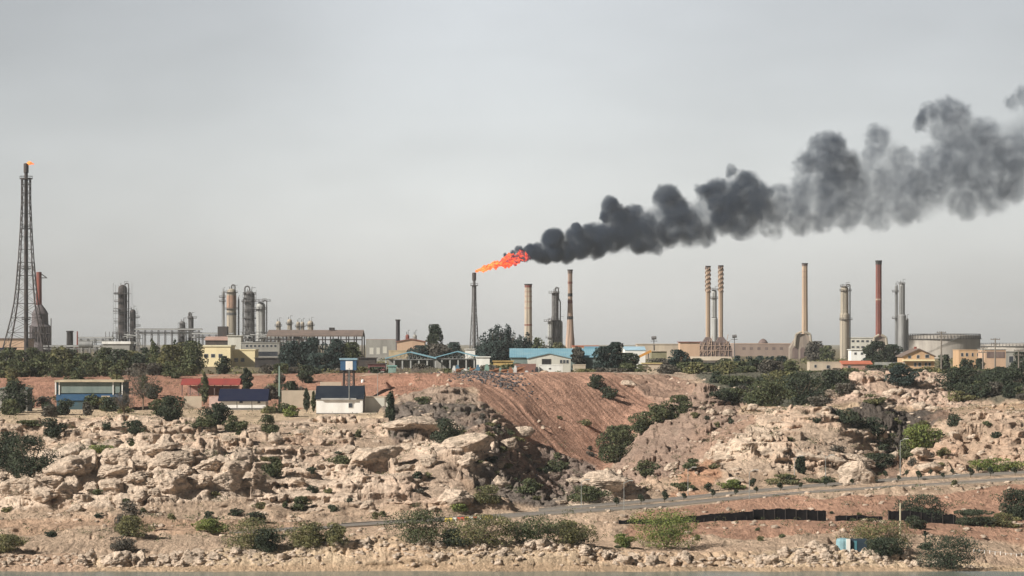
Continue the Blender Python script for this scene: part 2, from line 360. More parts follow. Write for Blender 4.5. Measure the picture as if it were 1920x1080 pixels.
# outcrops: flat-topped masses that tilt up and break off steeply
rngo = np.random.default_rng(4)
outc = [(835,872,507,95,3.4,.35),(770,800,555,75,2.6,.3),(690,868,512,120,2.6,.3),(560,880,505,70,2.0,.2),(720,925,492,130,2.0,.1),(850,930,488,60,1.8,.1),
 (150,880,486,75,2.6,.1),(60,905,482,95,2.2,.0),(220,892,483,60,2.0,.2),(320,880,484,80,2.2,.2),(400,875,486,85,2.6,.2),(270,855,495,90,1.6,.1),
 (1130,905,505,70,2.2,.4),(1075,932,500,50,1.2,.1),(1450,850,535,150,3.0,.2),(1560,835,545,90,2.6,.3),(1400,880,522,110,2.0,.2),(1500,800,560,120,1.8,.1),
 (1330,745,640,50,2.6,.2),(1310,800,600,50,1.8,.3),(1220,850,590,70,2.0,.4),(1700,868,540,60,2.0,.4),(1780,830,560,110,2.4,.3),(1880,820,560,100,2.0,.2),
 (1580,735,682,60,3.0,.3),(1640,728,684,70,3.2,.2),(1720,735,684,50,3.0,.2),(1500,772,600,130,1.4,0),(1700,770,640,150,1.6,0),(1860,768,640,120,1.5,0),
 (450,820,535,120,1.4,.1),(600,812,560,110,1.3,.1),(200,822,535,160,1.4,.1),(880,780,610,70,1.8,.2),(960,880,520,50,1.6,.2),(1000,915,508,60,1.4,.2)]
OC = [(px, yy, wpx/F*yy*.5, hh, tl) for (px, py, yy, wpx, hh, tl) in outc]
for _ in range(520):
    px = rngo.uniform(-300, 2250); yy = rngo.uniform(478, 720)
    OC.append((px, yy, rngo.uniform(.8, 3.6), rngo.uniform(.35, 1.25), rngo.uniform(0, .5)))
rockm = sstep(.24, .55, B+LD)
wX = X+fbm(X/4.5, Y/6, o=3, seed=101)*2.0; wY = Y+fbm(X/3.5, Y/6, o=4, seed=102)*4
for (px, yy, a_, hh, tl) in OC:
    b_ = a_*1.5; x0 = (px-960)/F*yy
    i0, i1 = np.searchsorted(Yr, (yy-b_-4, yy+b_+4)); j0, j1 = np.searchsorted(u, (px-(a_+3)*F/yy, px+(a_+3)*F/yy))
    if i1 <= i0 or j1 <= j0: continue
    sl = (slice(i0, i1), slice(j0, j1))
    dx = (wX[sl]-x0)/a_; dy = (wY[sl]-yy)/b_
    fq = 1-np.maximum(np.abs(dx*.9+dy*.25), np.abs(dy*.9-dx*.2))**2*.6-.4*(dx*dx+dy*dy)
    Z0[sl] += rockm[sl]*hh*(.62 if a_ < 3.7 else .5)*sstep(0, .38, fq)*(1+tl*np.clip(dx, -1, 1))
Z0 += rockm*2.4*fbm(X/24, Y/40, o=3, seed=111)
# low scarps that run along the terraces, and the lip of the flat ledge at the right
wob = 3*fbm(X/14, X*0+3.3, o=3, seed=121)
for (ys, ua, ub, amp) in ((441, -420, 690, .75), (458, -420, 640, .8), (449, 150, 560, .4), (431, 1150, 1700, .4), (625, 1385, 2340, 1.7), (612, 1600, 2340, 1.0), (545, 330, 720, 1.0), (575, -100, 560, .9), (528, -100, 400, .8)):
    ed = sstep(ua, ua+60, U)*(1-sstep(ub-60, ub, U)); q_ = Y-ys+wob
    Z0 += ed*amp*(sstep(-.5, .5, q_)-np.clip((q_+8)/16, 0, 1))
# hollows and small caves under the overhanging slabs
for (px, yy, a_, dp) in ((1520, 523.5, 3.2, 2.6), (1575, 525, 2.5, 1.6), (1618, 527, 3.4, 2.4), (895, 509, 3.2, 2.6), (862, 507, 2.2, 1.6), (1160, 500.5, 2.2, 1.8), (45, 486, 4.5, 2.8), (705, 503, 3.4, 1.8), (660, 508, 2.2, 1.4), (455, 492, 2.0, 1.4), (820, 548, 3.4, 2.6), (1650, 575, 4, 2)):
    x0 = (px-960)/F*yy; g_ = np.exp(-(((wX-x0)/a_)**2+((wY-yy)/(a_*1.3))**2)**2); Z0 -= dp*g_*.8
Z = Z0.copy()
for size, lo, hi in ((1.3,0,1.45),(1.8,1.45,2.1),(2.6,2.1,3.2),(3.7,3.2,9)):
    mk = (BS >= lo) & (BS < hi) & (B > .02)
    f1, f2, cid = voro(sx[mk]/(size*1.35), ss[mk]/(size*.62), seed=int(size*10))
    e = sstep(.0, .30, f2-f1)
    Z[mk] += B[mk]*(e*(.35+.65*cid)*.85+.25*(1-f1)-.35)
mk = B > .02
f1, f2, cid = voro(sx[mk]/1.0, ss[mk]/.5, seed=77)
Z[mk] += B[mk]*.10*(sstep(0, .4, f2-f1)*(.3+cid)-.3)
stp = 1.35
q = Z/stp+1.1*fbm(X/22, Y/24, o=3, seed=31); fl = np.floor(q); fr = q-fl
ter = (fl+sstep(.34, .60, fr)-q)*stp
Z += LD*ter*1.15
Z += R*(1.5*fbm(X/8, Y/12, o=3, seed=41)+.35*fbm(X/1.6, Y/3, o=3, seed=45))
# runnels down the red tipped slope
sl_m = blur(inpoly(U, PY, [(830,695),(1290,695),(1290,760),(1170,830),(1140,885),(1050,865),(930,765)]).astype(float)*((Y > 600) & (Y < 745)), 8)
run = fbm((X+.42*(Y-700))/.9+fbm(X/8,Y/12,o=2,seed=62)*1.5, (Y+X)/30, o=5, seed=61)
Z += sl_m*(run*.34+.9*fbm(X/9, Y/34, o=3, seed=64))
# soften steep faces so that they keep rounded shoulders
for _ in range(2):
    Z[2:-2] = np.where((Yr[2:-2] < 760)[:, None], (Z[1:-3]+2*Z[2:-2]+Z[3:-1])/4, Z[2:-2])
YD = Y+DW*(1.9*fbm(X/6.0, Z/1.6, Y/20, o=3, seed=51)+1.7*fbm(X/2.4, Z/.55, Y/9, o=3, seed=52)+.6*fbm(X/.8, Z/.28, Y/5, o=2, seed=53))
# colour variation over the ground
v = fbm(X/6, Z/1.5, Y/10, o=4, seed=71); v2 = fbm(X/1.2, Z/.5, Y/2, o=3, seed=72)
pinkm = sstep(.05, .45, fbm(X/14, Y/30, o=3, seed=73))[..., None]*.35
rock = sstep(.35, .7, B+LD)[..., None]
C = C*(1-pinkm*rock)+np.array((.50,.30,.20))*pinkm*rock
C = C*(1+.34*v[..., None]+.34*v2[..., None])
st_ = sstep(.18,.55,fbm(X/2.5, Z/.55, Y/6, o=4, seed=75))[..., None]*rock*.5   # weathered grey crust
C = C*(1-st_)+np.array((.27,.215,.165))*st_
sr = (sl_m*np.clip(run*1.2, -.5, .5))[..., None]; C = C*(1+sr*.5)  # red slope darker in the runnels, lighter on the ribs between
C = np.clip(C, .02, .85)
HC, WC = U.shape
V = np.stack([X, YD, Z], -1).reshape(-1, 3)
ii = np.arange(HC*WC).reshape(HC, WC)
Q = np.stack([ii[:-1, :-1], ii[:-1, 1:], ii[1:, 1:], ii[1:, :-1]], -1).reshape(-1, 4)
def ground_like(name, flatcol=None):
  gm, gt, gb = nodes_mat(name)
  if True:
    N = gt.nodes.new; K = gt.links.new
    if flatcol is None: at = N('ShaderNodeAttribute'); at.attribute_name = 'soil'; csock = at.outputs['Color']
    else:
        at = N('ShaderNodeMix'); at.data_type = 'RGBA'; at.inputs[6].default_value = (*flatcol, 1); at.inputs[7].default_value = (.27, .215, .165, 1)
        g0 = N('ShaderNodeNewGeometry'); n0 = N('ShaderNodeTexNoise'); n0.inputs['Scale'].default_value = .7; n0.inputs['Detail'].default_value = 6; K(g0.outputs['Position'], n0.inputs['Vector'])
        r0 = N('ShaderNodeMapRange'); r0.inputs[1].default_value = .48; r0.inputs[2].default_value = .66; r0.inputs[4].default_value = .75; K(n0.outputs[0], r0.inputs[0]); K(r0.outputs[0], at.inputs[0]); csock = at.outputs[2]
    geo = N('ShaderNodeNewGeometry')
    mpg = N('ShaderNodeMapping'); mpg.inputs['Scale'].default_value = (1, .35, 1.6); K(geo.outputs['Position'], mpg.inputs[0])
    def noise(sc, det, vec): 
        n = N('ShaderNodeTexNoise'); n.inputs['Scale'].default_value = sc; n.inputs['Detail'].default_value = det; n.inputs['Roughness'].default_value = .7; K(vec, n.inputs['Vector']); return n
    na = noise(1.6, 5, mpg.outputs[0]); nb = noise(.35, 4, mpg.outputs[0]); nc = noise(3.5, 3, mpg.outputs[0])
    r1 = N('ShaderNodeMapRange'); r1.inputs[1].default_value=.3; r1.inputs[2].default_value=.7; r1.inputs[3].default_value=.72; r1.inputs[4].default_value=1.3; K(na.outputs[0], r1.inputs[0])
    m1 = N('ShaderNodeMix'); m1.data_type='RGBA'; m1.blend_type='MULTIPLY'; m1.inputs[0].default_value=1; K(csock, m1.inputs[6]); K(r1.outputs[0], m1.inputs[7])
    # pebbles and dry tufts: small dark specks
    r2 = N('ShaderNodeMapRange'); r2.inputs[1].default_value=.60; r2.inputs[2].default_value=.68; r2.inputs[4].default_value=.75; K(nc.outputs[0], r2.inputs[0])
    r3 = N('ShaderNodeMapRange'); r3.inputs[1].default_value=.45; r3.inputs[2].default_value=.6; K(nb.outputs[0], r3.inputs[0])
    mu = N('ShaderNodeMath'); mu.operation='MULTIPLY'; K(r2.outputs[0], mu.inputs[0]); K(r3.outputs[0], mu.inputs[1])
    m2 = N('ShaderNodeMix'); m2.data_type='RGBA'; K(mu.outputs[0], m2.inputs[0]); K(m1.outputs[2], m2.inputs[6]); m2.inputs[7].default_value=(.09,.075,.05,1)
    K(m2.outputs[2], gb.inputs['Base Color']); gb.inputs['Roughness'].default_value=.95; gb.inputs['Specular IOR Level'].default_value=.1
    bp = N('ShaderNodeBump'); bp.inputs['Strength'].default_value=1.0; bp.inputs['Distance'].default_value=.9; K(na.outputs[0], bp.inputs['Height']); K(bp.outputs[0], gb.inputs['Normal'])
    return gm
gm = ground_like('ground_rock_and_soil')
terrain = mesh_obj('ground', V, Q, gm)
tag(terrain, kind='structure')
ca = terrain.data.color_attributes.new('soil', 'FLOAT_COLOR', 'POINT')
ca.data.foreach_set('color', np.concatenate([C.reshape(-1, 3), np.ones((HC*WC, 1))], 1).astype(np.float32).ravel())

def gz(px, y):
    i = int(np.clip(np.searchsorted(Yr, y), 1, HC-1)); j = int(np.clip(np.searchsorted(u, px), 1, WC-1))
    a = (y-Yr[i-1])/(Yr[i]-Yr[i-1]); b = (px-u[j-1])/(u[j]-u[j-1])
    return float((Z[i-1, j-1]*(1-b)+Z[i-1, j]*b)*(1-a)+(Z[i, j-1]*(1-b)+Z[i, j]*b)*a)
PYZ = pyof(Z, Y)
def hit(px, py, y0=401):
    """nearest depth at which the ground at this column is seen at row py"""
    j = int(np.clip(np.searchsorted(u, px), 0, WC-1)); i0 = np.searchsorted(Yr, y0)
    c = np.nonzero(PYZ[i0:, j] <= py)[0]
    i = i0+(c[0] if len(c) else 0)
    return float(Yr[i]), float(Z[i, j])

# water
wm, wt, wb = nodes_mat('river_water'); N = wt.nodes.new; K = wt.links.new
wb.inputs['Base Color'].default_value=(.17,.19,.16,1); wb.inputs['Roughness'].default_value=.22; wb.inputs['IOR'].default_value=1.33
g = N('ShaderNodeNewGeometry'); n = N('ShaderNodeTexNoise'); n.inputs['Scale'].default_value=.9; n.inputs['Detail'].default_value=4; K(g.outputs['Position'], n.inputs['Vector'])
b_ = N('ShaderNodeBump'); b_.inputs['Strength'].default_value=.5; b_.inputs['Distance'].default_value=.15; K(n.outputs[0], b_.inputs['Height']); K(b_.outputs[0], wb.inputs['Normal'])
wo = MB(); wo.v=[(-3000,-600,0),(3000,-600,0),(3000,401.5,0),(-3000,401.5,0)]; wo.f=[(0,1,2,3)]
tag(wo.build('water', wm), kind='structure')

# roads: asphalt ribbons with kerbs and a worn edge line
asph = M('asphalt', (.22,.195,.172), (.16,.145,.13), sc=.5, rough=.9)
kerbm = M('kerb_concrete', (.42,.38,.33), (.30,.27,.23), sc=1.5)
linem = M('worn_road_paint', (.55,.54,.50), (.30,.29,.27), sc=2)
def ribbon(name, fn, u0, u1, d0, d1, dz, m, parent=None, thick=.0):
    us = np.arange(u0, u1+1, 6.); V=[]; Fq=[]
    for i, uu in enumerate(us):
        yc = float(fn[0](uu)); z = float(fn[1](uu))
        for dd, zz in ((d0, -.3), (d0, dz), (d1, dz), (d1, -.3)):
            yy = yc+dd; V.append(((uu-960)/F*yy, yy, z+zz))
    for i in range(len(us)-1):
        a=4*i
        for q_ in range(3): Fq.append((a+q_, a+4+q_, a+5+q_, a+1+q_))
    return mesh_obj(name, V, Fq, m, parent)
tag(ribbon('road', RD1, 430, 2300, -4.0, 4.0, .10, asph), kind='structure')
tag(ribbon('road', RD2, 1010, 2300, -3.6, 3.6, .10, asph), kind='structure')
for fn, u0, ww in ((RD1, 640, 4.0), (RD2, 1010, 3.6)):
    tag(ribbon('kerb', fn, u0, 2300, -ww-.35, -ww-.02, .24, kerbm), kind='structure')
    tag(ribbon('kerb', fn, u0, 2300, ww+.02, ww+.35, .24, kerbm), kind='structure')
    tag(ribbon('road_marking', fn, u0, 2300, -ww+.35, -ww+.5, .104, linem), kind='structure')
# ---------------------------------------------------------------- vegetation
def crown_geo(cs, n, leaf, rng, squash=1.0):
    """leaf quads spread through clumps: cs = list of (x,y,z,rx,ry,rz)"""
    cs = np.array(cs, float); wgt = cs[:, 3]*cs[:, 5]; wgt = wgt/wgt.sum()
    k = rng.choice(len(cs), n, p=wgt)
    d = rng.normal(size=(n, 3)); d /= np.linalg.norm(d, axis=1)[:, None]
    r = rng.uniform(.55, 1.06, n)**.6
    p = cs[k, :3]+d*r[:, None]*cs[k, 3:6]
    a = rng.normal(size=(n, 3)); a += d*.6; a /= np.linalg.norm(a, axis=1)[:, None]
    t = np.cross(a, rng.normal(size=(n, 3))); t /= np.linalg.norm(t, axis=1)[:, None]; b = np.cross(a, t)
    s = leaf*rng.uniform(.5, 1.25, n)[:, None]
    V = np.stack([p-t*s, p-b*s*.6, p+t*s, p+b*s*.6], 1).reshape(-1, 3)
    return V, np.arange(4*n).reshape(-1, 4)
def clumps(cx, cy, cz, rx, ry, rz, k, rng, size=.42, flatb=False):
    out = []
    for i in range(k):
        a = rng.uniform(0, 2*math.pi); e = rng.uniform(-.75 if not flatb else -.2, 1.0)*1.2; q = rng.uniform(.25, .85)
        e = max(-1, min(1, e)); h = math.sqrt(max(0, 1-e*e*.8))
        s = size*rng.uniform(.6, 1.25)
        out.append((cx+rx*q*h*math.cos(a), cy+ry*q*h*math.sin(a), cz+rz*e*(1-s*.7), rx*s, ry*s, rz*s*1.05))
    return out
LM = {'dark': leaf_mat('leaf_dark', (0.025,0.036,0.025), (0.068,0.082,0.048)), 'mid': leaf_mat('leaf_mid', (0.045,0.059,0.030), (0.127,0.136,0.065)),
      'olive': leaf_mat('leaf_olive', (0.076,0.082,0.043), (0.213,0.198,0.085)), 'grey': leaf_mat('leaf_grey', (0.068,0.063,0.053), (0.147,0.132,0.105)),
      'blue': leaf_mat('leaf_bluegreen', (0.023,0.038,0.036), (0.056,0.079,0.066)), 'bright': leaf_mat('leaf_bright', (0.085,0.117,0.037), (0.211,0.237,0.066))}
bark = M('bark', (.16,.12,.085), (.09,.07,.05), sc=2)
def stems(x, y, z0, h, r, k, spread, rng):
    mb = MB(); top = h*.5
    for i in range(k):
        a = rng.uniform(0, 6.28); l = spread*rng.uniform(.4, 1); x1 = x+l*.4*math.cos(a); y1 = y+l*.4*math.sin(a)
        m1 = (x1, y1, z0+top*.6); mb.bar((x+.1*math.cos(a)*r, y, z0-.4), m1, r, 5, r*.7)
        for q in range(2):
            mb.bar(m1, (x+l*math.cos(a+q*.7), y+l*math.sin(a+q*.7), z0+h*rng.uniform(.6, .85)), r*.65, 4, r*.25)
    return mb
def bush(px, py, wpx, hpx, kind, label=None, group=None, Yd=None, cat='bush', name='bush', dens=1.0, leafpx=1.5, k=None, low=0.0, open_=False):
    rng = np.random.default_rng(int(px*7+py*13)); wpx *= 1.12; hpx *= 1.08
    if Yd is None: Yd, z0 = hit(px, py)
    else: z0 = gz(px, Yd) if py is None else zof(py, Yd)
    s = Yd/F; x = (px-960)*s; wd = wpx*s; h = hpx*s
    root = thing(name, label or 'small dry shrub growing among the pale rocks', cat, (x, Yd, z0-.1), group)
    k = k or int(min(26, 7+wpx*hpx/260))
    cz = z0+h*(.5+low*.3)
    cs = clumps(x, Yd, cz, wd*.5, wd*.38, h*.5*(1-low*.3), k, rng, .40 if k > 9 else .5)
    for i in range(max(3, k//3)):
        a = rng.uniform(0, 6.28); q = rng.uniform(.1, .62); cs.append((x+wd*.5*q*math.cos(a), Yd+wd*.38*q*math.sin(a), z0+h*.24, wd*.22, wd*.2, h*.26))
    n = int(max(80, min(7000, wpx*hpx*1.6*dens)))
    V, Fq = crown_geo(cs, n, leafpx*s*1.25, rng)
    V[:, 2] = np.maximum(V[:, 2], z0-.25)
    mesh_obj('crown', V, Fq, LM[kind], root)
    stems(x, Yd, z0, h, max(.04, wd*.012), 4 if wpx > 30 else 2, wd*.34, rng).build('stem', bark, root)
    return root
def tree(px, pytop, wpx, kind, Yd, label, group=None, shape='round', leafpx=1.7, dens=1.0, name='tree', pybase=None, cat='tree'):
    rng = np.random.default_rng(int(px*11+pytop*3))
    z0 = gz(px, Yd) if pybase is None else zof(pybase, Yd); s = Yd/F; x = (px-960)*s; zt = zof(pytop, Yd); h = zt-z0; wd = wpx*s
    root = thing(name, label, cat, (x, Yd, z0), group)
    cs = []
    if shape == 'round':
        cs = clumps(x, Yd, z0+h*.58, wd*.5, wd*.42, h*.43, int(16+wpx/5), rng, .34)
    elif shape == 'tall':
        for i in range(20):
            t = i/19; rr = wd*.5*(math.sin(math.pi*(.15+.8*t))**.7); a = rng.uniform(0, 6.28)
            cs.append((x+rr*.5*math.cos(a), Yd+rr*.5*math.sin(a), z0+h*(.15+.8*t), rr*.6, rr*.6, h*.1))
    elif shape == 'spiky':
        for i in range(int(14+wpx/4)):
            a = rng.uniform(0, 6.28); q = rng.uniform(.1, .95); hh = h*(1-.45*q**1.5)*rng.uniform(.55, 1.0)
            cs.append((x+wd*.5*q*math.cos(a), Yd+wd*.4*q*math.sin(a), z0+hh-h*.10, wd*.10, wd*.10, h*.16))
            cs.append((x+wd*.42*q*math.cos(a), Yd+wd*.35*q*math.sin(a), z0+hh*.55, wd*.15, wd*.15, h*.2))
    elif shape == 'hedge':
        cs = clumps(x, Yd, z0+h*.5, wd*.5, wd*.4, h*.5, int(14+wpx/6), rng, .36)
    if shape in ('hedge', 'round', 'spiky'):
        for i in range(7):
            a = rng.uniform(0, 6.28); q = rng.uniform(.1, .7); cs.append((x+wd*.5*q*math.cos(a), Yd+wd*.4*q*math.sin(a), z0+h*rng.uniform(.15, .3), wd*.2, wd*.2, h*.2))
    n = int(max(300, min(8000, wpx*h/s*1.5*dens)))
    V, Fq = crown_geo(cs, n, leafpx*s*1.2, rng); V[:, 2] = np.clip(V[:, 2], z0-.2, zt+h*.02)
    mesh_obj('crown', V, Fq, LM[kind], root)
    mb = MB(); r = max(.12, h*.022)
    mb.bar((x, Yd, z0-.6), (x+wd*.02, Yd, z0+h*.45), r*1.4, 7, r*.9)
    for i in range(6):
        a = rng.uniform(0, 6.28); mb.bar((x+wd*.01, Yd, z0+h*rng.uniform(.2, .45)), (x+wd*.32*math.cos(a), Yd+wd*.3*math.sin(a), z0+h*rng.uniform(.55, .85)), r*.6, 5, r*.2)
    mb.build('trunk', bark, root)
    return root

# --- foreground, shore berm
FB = 'bushes growing on the flat shore behind the rock bank'
fg = [(478,1030,100,46,'olive','broad olive bush on the shore left of two lower bushes',1),
 (500,1036,50,34,'dark','small dark bush half under the broad olive bush on the shore',1),
 (575,1026,70,38,'olive','rounded olive bush on the shore right of the broad olive bush',1),
 (630,1024,44,34,'olive','narrow olive bush, right neighbour of the rounded olive bush by the shore',1),
 (790,1018,112,48,'mid','wide grey-green bush starting the shoreline thicket below the striped barrier',1.1),
 (905,1022,110,44,'olive','yellow-tinged wide bush in the middle of the shoreline thicket',1.1),
 (860,1026,60,26,'dark','low dark bush tucked under the middle of the shoreline thicket',1),
 (1000,1020,100,40,'mid','green bush in the right half of the shoreline thicket',1.1),
 (1075,1018,80,34,'olive','last bush at the right end of the shoreline thicket, trailing off low',1),
 (1250,1026,115,58,'bright','spreading yellow-green acacia with bare stems at its foot on the shore',1.1),
 (1170,1026,34,20,'bright','small green bush just left of the spreading yellow-green acacia',1),
 (1645,1030,120,46,'olive','wide olive acacia behind the pale blue cabin',1.0),
 (1655,1046,80,28,'dark','low dark bush in front of the wide acacia by the cabin',1.2),
 (1785,1066,115,48,'dark','big dark bush at the water edge below the small palm',1.1),
 (248,1006,62,30,'olive','low olive bush with a grey dead top on the left terrace',1),
 (240,990,42,38,'grey','tall grey leafless shrub on the left terrace above the low olive bush',.7),
 (395,999,56,20,'bright','low bright green mound bush beside the dirt track',1.2),
 (225,1035,52,24,'grey','grey shrub on the rocks of the left shore bank',.8),
 (15,1036,60,26,'olive','low olive bush cut by the left edge on the shore terrace',1),
 (1735,976,90,38,'dark','dark rounded bush rising behind the black tarpaulin sheeting on the right',1.1),
 (1712,992,40,20,'dark','small dark bush at the foot of the light post beside the black sheeting',1.2),
 (1825,984,72,22,'dark','low dark bush to the right of the black sheeting',1.1),
 (1905,976,54,46,'dark','tall dark bush cut by the right edge above the shore road',1.1),
 (1880,988,60,20,'olive','low olive bush before the tall dark bush at the right edge',1),
 (98,1008,20,12,'dark','tiny dark shrub on the left dirt terrace',1)]
for (px, py, ww, hh, kd, lb, dn) in fg: bush(px, py, ww*1.12, hh*1.1, kd, lb, dens=dn*1.15, leafpx=1.35, low=.3)
# --- mid slopes
midb = [(55,895,105,68,'dark','large dark bush filling the hollow at the left edge of the cracked rocks',1.2),
 (15,880,70,60,'dark','dark bush cut by the left edge in the hollow above the cracked rocks',1.2),
 (512,895,40,34,'mid','round grey-green bush alone on the slope right of the cracked rocks',1.2),
 (560,957,40,22,'mid','small green bush on the bare slope above the dirt track',1),
 (480,978,34,16,'dark','little dark bush beside the bare bank above the track',1),
 (440,967,28,12,'dark','low dark scrub on the bare bank left of a little dark bush',1),
 (28,774,56,52,'dark','dark round tree bush in front of the small white hut at the left edge',1.2),
 (20,778,50,26,'mid','green bush below the small white hut at the left edge',1),
 (108,778,56,28,'dark','dark bush in front of the left end of the blue building',1.1),
 (172,768,36,26,'mid','green bush before the middle of the blue building',1),
 (205,772,40,24,'dark','dark bush before the right part of the blue building',1),
 (60,800,70,10,'mid','flat strip-like green shrub below the white hut',1),
 (100,824,44,34,'dark','dark bush on the pale flat below the blue building',1.1),
 (320,790,60,40,'dark','dark bush near the centre of the yard left of the dark blue roof',1.1),
 (300,780,46,28,'mid','green bush leaning on the dark bush in the yard left of the dark blue roof',1),
 (250,814,40,24,'dark','dark bush on the pale flat below the grey leafless tree',1.1),
 (200,806,18,14,'dark','tiny dark shrub on the pale flat near the grey leafless tree',1),
 (405,796,50,36,'dark','dark bush in front of the left wall of the house with the dark blue roof',1.2),
 (388,802,48,20,'mid','low green bush beside the dark bush before the dark blue roofed house',1),
 (442,808,42,26,'mid','green bush below the middle of the dark blue roofed house',1.1),
 (502,812,42,30,'mid','green bush below the right end of the dark blue roofed house',1.1),
 (548,782,30,20,'bright','spiky light green shrub next to the white roofed house',1),
 (732,790,20,50,'dark','dark ivy-like bush climbing the corner beside the terrace wall',1.2),
 (792,758,28,14,'mid','small green bush on top of the pale ledge above the scree',1),
 (835,830,60,40,'dark','dark bush in the shaded notch right of the pale slab',1),
 (1152,868,60,62,'mid','tall green bush at the foot of the red slope in the gully',1.2),
 (1170,838,56,36,'mid','green bush above the tall one in the gully',1.2),
 (1205,812,52,36,'mid','green bush half way up the gully beside the red slope',1.2),
 (1240,792,56,36,'mid','green bush in the upper gully',1.2),
 (1275,776,44,30,'mid','topmost green bush of the gully below the ridge',1.2),
 (1120,730,36,24,'dark','dark shrub patch high on the right part of the red slope',1),
 (1142,748,34,20,'dark','dark shrub lower on the right part of the red slope',1),
 (1210,896,44,26,'mid','green bush on the pinkish hill right of the gully mouth',1),
 (1300,880,36,18,'mid','low green bush between pinkish hill and pale dome',1),
 (1440,762,90,44,'mid','wide green thicket on the dark slope behind the ridge, left part',1.1),
 (1510,760,100,56,'dark','wide dark thicket on the slope behind the ridge, right part',1.1),
 (1470,735,90,36,'olive','olive thicket high on the dark slope behind the ridge',1),
 (1560,735,60,36,'dark','dark thicket just left of the pale rock pile',1),
 (1692,724,52,34,'blue','dark bluish bush behind the rock pile below the orange gabled house',1.3),
 (1640,758,50,16,'olive','low olive bush on the flat ledge below the pale rock pile',1),
 (1800,735,80,40,'dark','large dark bush below the utility poles on the right',1.2),
 (1860,730,70,36,'dark','dark bush below the orange flat-roofed block',1.2),
 (1905,735,50,34,'dark','dark bush cut by the right edge above the ledge',1.2),
 (1800,752,60,18,'olive','olive shrub at the foot of the large dark bush on the right',1),
 (1590,795,50,24,'dark','dark bush in the head of the shaded gully',1),
 (1630,818,60,30,'dark','dark bush lower in the shaded gully',1),
 (1720,842,70,40,'bright','green bush on the slope of the shaded gully',.9),
 (1700,860,40,30,'mid','dull green bush under the green one in the shaded gully',1),
 (1650,878,70,24,'dark','dark bush at the bottom of the shaded gully by the big boulder',1),
 (1620,900,40,14,'dark','low dark bush behind the big pale boulder',1),
 (1870,884,90,22,'bright','broad yellow-green bush above the road at the right',1),
 (1790,800,30,20,'dark','dark bush at the top of the right slope',1),
 (1500,888,26,28,'dark','dark upright bush in the cave hollow of the pale dome',1.2),
 (1100,942,70,26,'mid','green bush beside the pale boulder above the road',1),
 (1375,916,50,14,'bright','bright low bush at the roadside below the pale dome',1),
 (1280,920,60,14,'mid','green low bush at the roadside under the orange bank',1),
 (1470,908,60,16,'olive','olive low bush at the roadside in front of the dome',1),
 (1540,906,60,12,'mid','dull green low bush at the roadside left of the big boulder',1),
 (920,945,60,30,'olive','olive bush where the scree meets the road',1),
 (985,925,50,24,'mid','green bush on the lower scree',1),
 (1040,885,40,20,'mid','small green bush at the toe of the scree',1),
 (860,960,34,14,'bright','small bright bush behind the striped barrier',1),
 (185,850,46,14,'bright','yellow-green patch bush on top of the cracked rocks',1),
 (640,870,40,14,'mid','flat green bush on the ledge of the centre-left rocks',1)]
for (px, py, ww, hh, kd, lb, dn) in midb: bush(px, py, ww, hh, kd, lb, dens=dn, leafpx=1.5)
rb = random.Random(31)
for i in range(24):
    px = rb.uniform(1345, 1590); py = rb.uniform(712, 766)
    bush(px, py, rb.uniform(24, 48), rb.uniform(12, 22), rb.choice(['mid', 'dark', 'olive', 'grey']), 'low bush in the thicket that covers the dark slope behind the ridge', 'thicket bushes on the dark slope', dens=.9)
for i in range(14):
    px = rb.uniform(1790, 1930); py = rb.uniform(708, 756)
    bush(px, py, rb.uniform(26, 52), rb.uniform(14, 26), rb.choice(['mid', 'dark', 'dark', 'grey']), 'low bush in the scrub below the orange houses at the right', 'scrub bushes at the right', dens=.9)
for i in range(16):
    px = rb.uniform(1560, 1780); py = rb.uniform(790, 890)
    bush(px, py, rb.uniform(14, 30), rb.uniform(8, 16), rb.choice(['mid', 'dark', 'olive', 'grey']), 'small bush in the shaded gully right of the pale dome', 'gully bushes at the right', dens=1)
for i in range(30):
    px = rb.uniform(740, 1120); py = rb.uniform(775, 950)
    bush(px, py, rb.uniform(10, 26), rb.uniform(6, 13), rb.choice(['mid', 'dark', 'olive', 'grey']), 'small shrub scattered over the grey scree below the red slope', 'scree shrubs', dens=1)
for i in range(36):
    px = rb.uniform(0, 720); py = rb.uniform(786, 985)
    bush(px, py, rb.uniform(9, 26), rb.uniform(6, 13), rb.choice(['mid', 'dark', 'olive', 'dark']), 'small dark shrub dotted over the left rocky slopes', 'shrubs dotted over the left rocks', dens=1)
for i in range(18):
    px = rb.uniform(1150, 1920); py = rb.uniform(775, 920)
    bush(px, py, rb.uniform(9, 24), rb.uniform(6, 12), rb.choice(['mid', 'dark', 'olive', 'dark']), 'small dark shrub dotted over the right rocky slopes', 'shrubs dotted over the right rocks', dens=1)
for i in range(14):
    px = rb.uniform(1150, 1920); py = rb.uniform(960, 1030)
    bush(px, py, rb.uniform(8, 18), rb.uniform(4, 9), rb.choice(['mid', 'dark', 'olive', 'olive']), 'low scrub tuft on the reddish bank beside the sheeting', 'scrub tufts on the reddish bank', dens=1)
for i in range(34):
    px = rb.choice([rb.uniform(-10, 340), rb.uniform(-10, 340), rb.uniform(500, 585)]); py = rb.uniform(708, 782)
    bush(px, py, rb.uniform(18, 44), rb.uniform(12, 24), rb.choice(['mid', 'dark', 'olive', 'grey']), 'yard bush growing between the blue building and the navy roofed house', 'yard bushes on the left bench', dens=1)
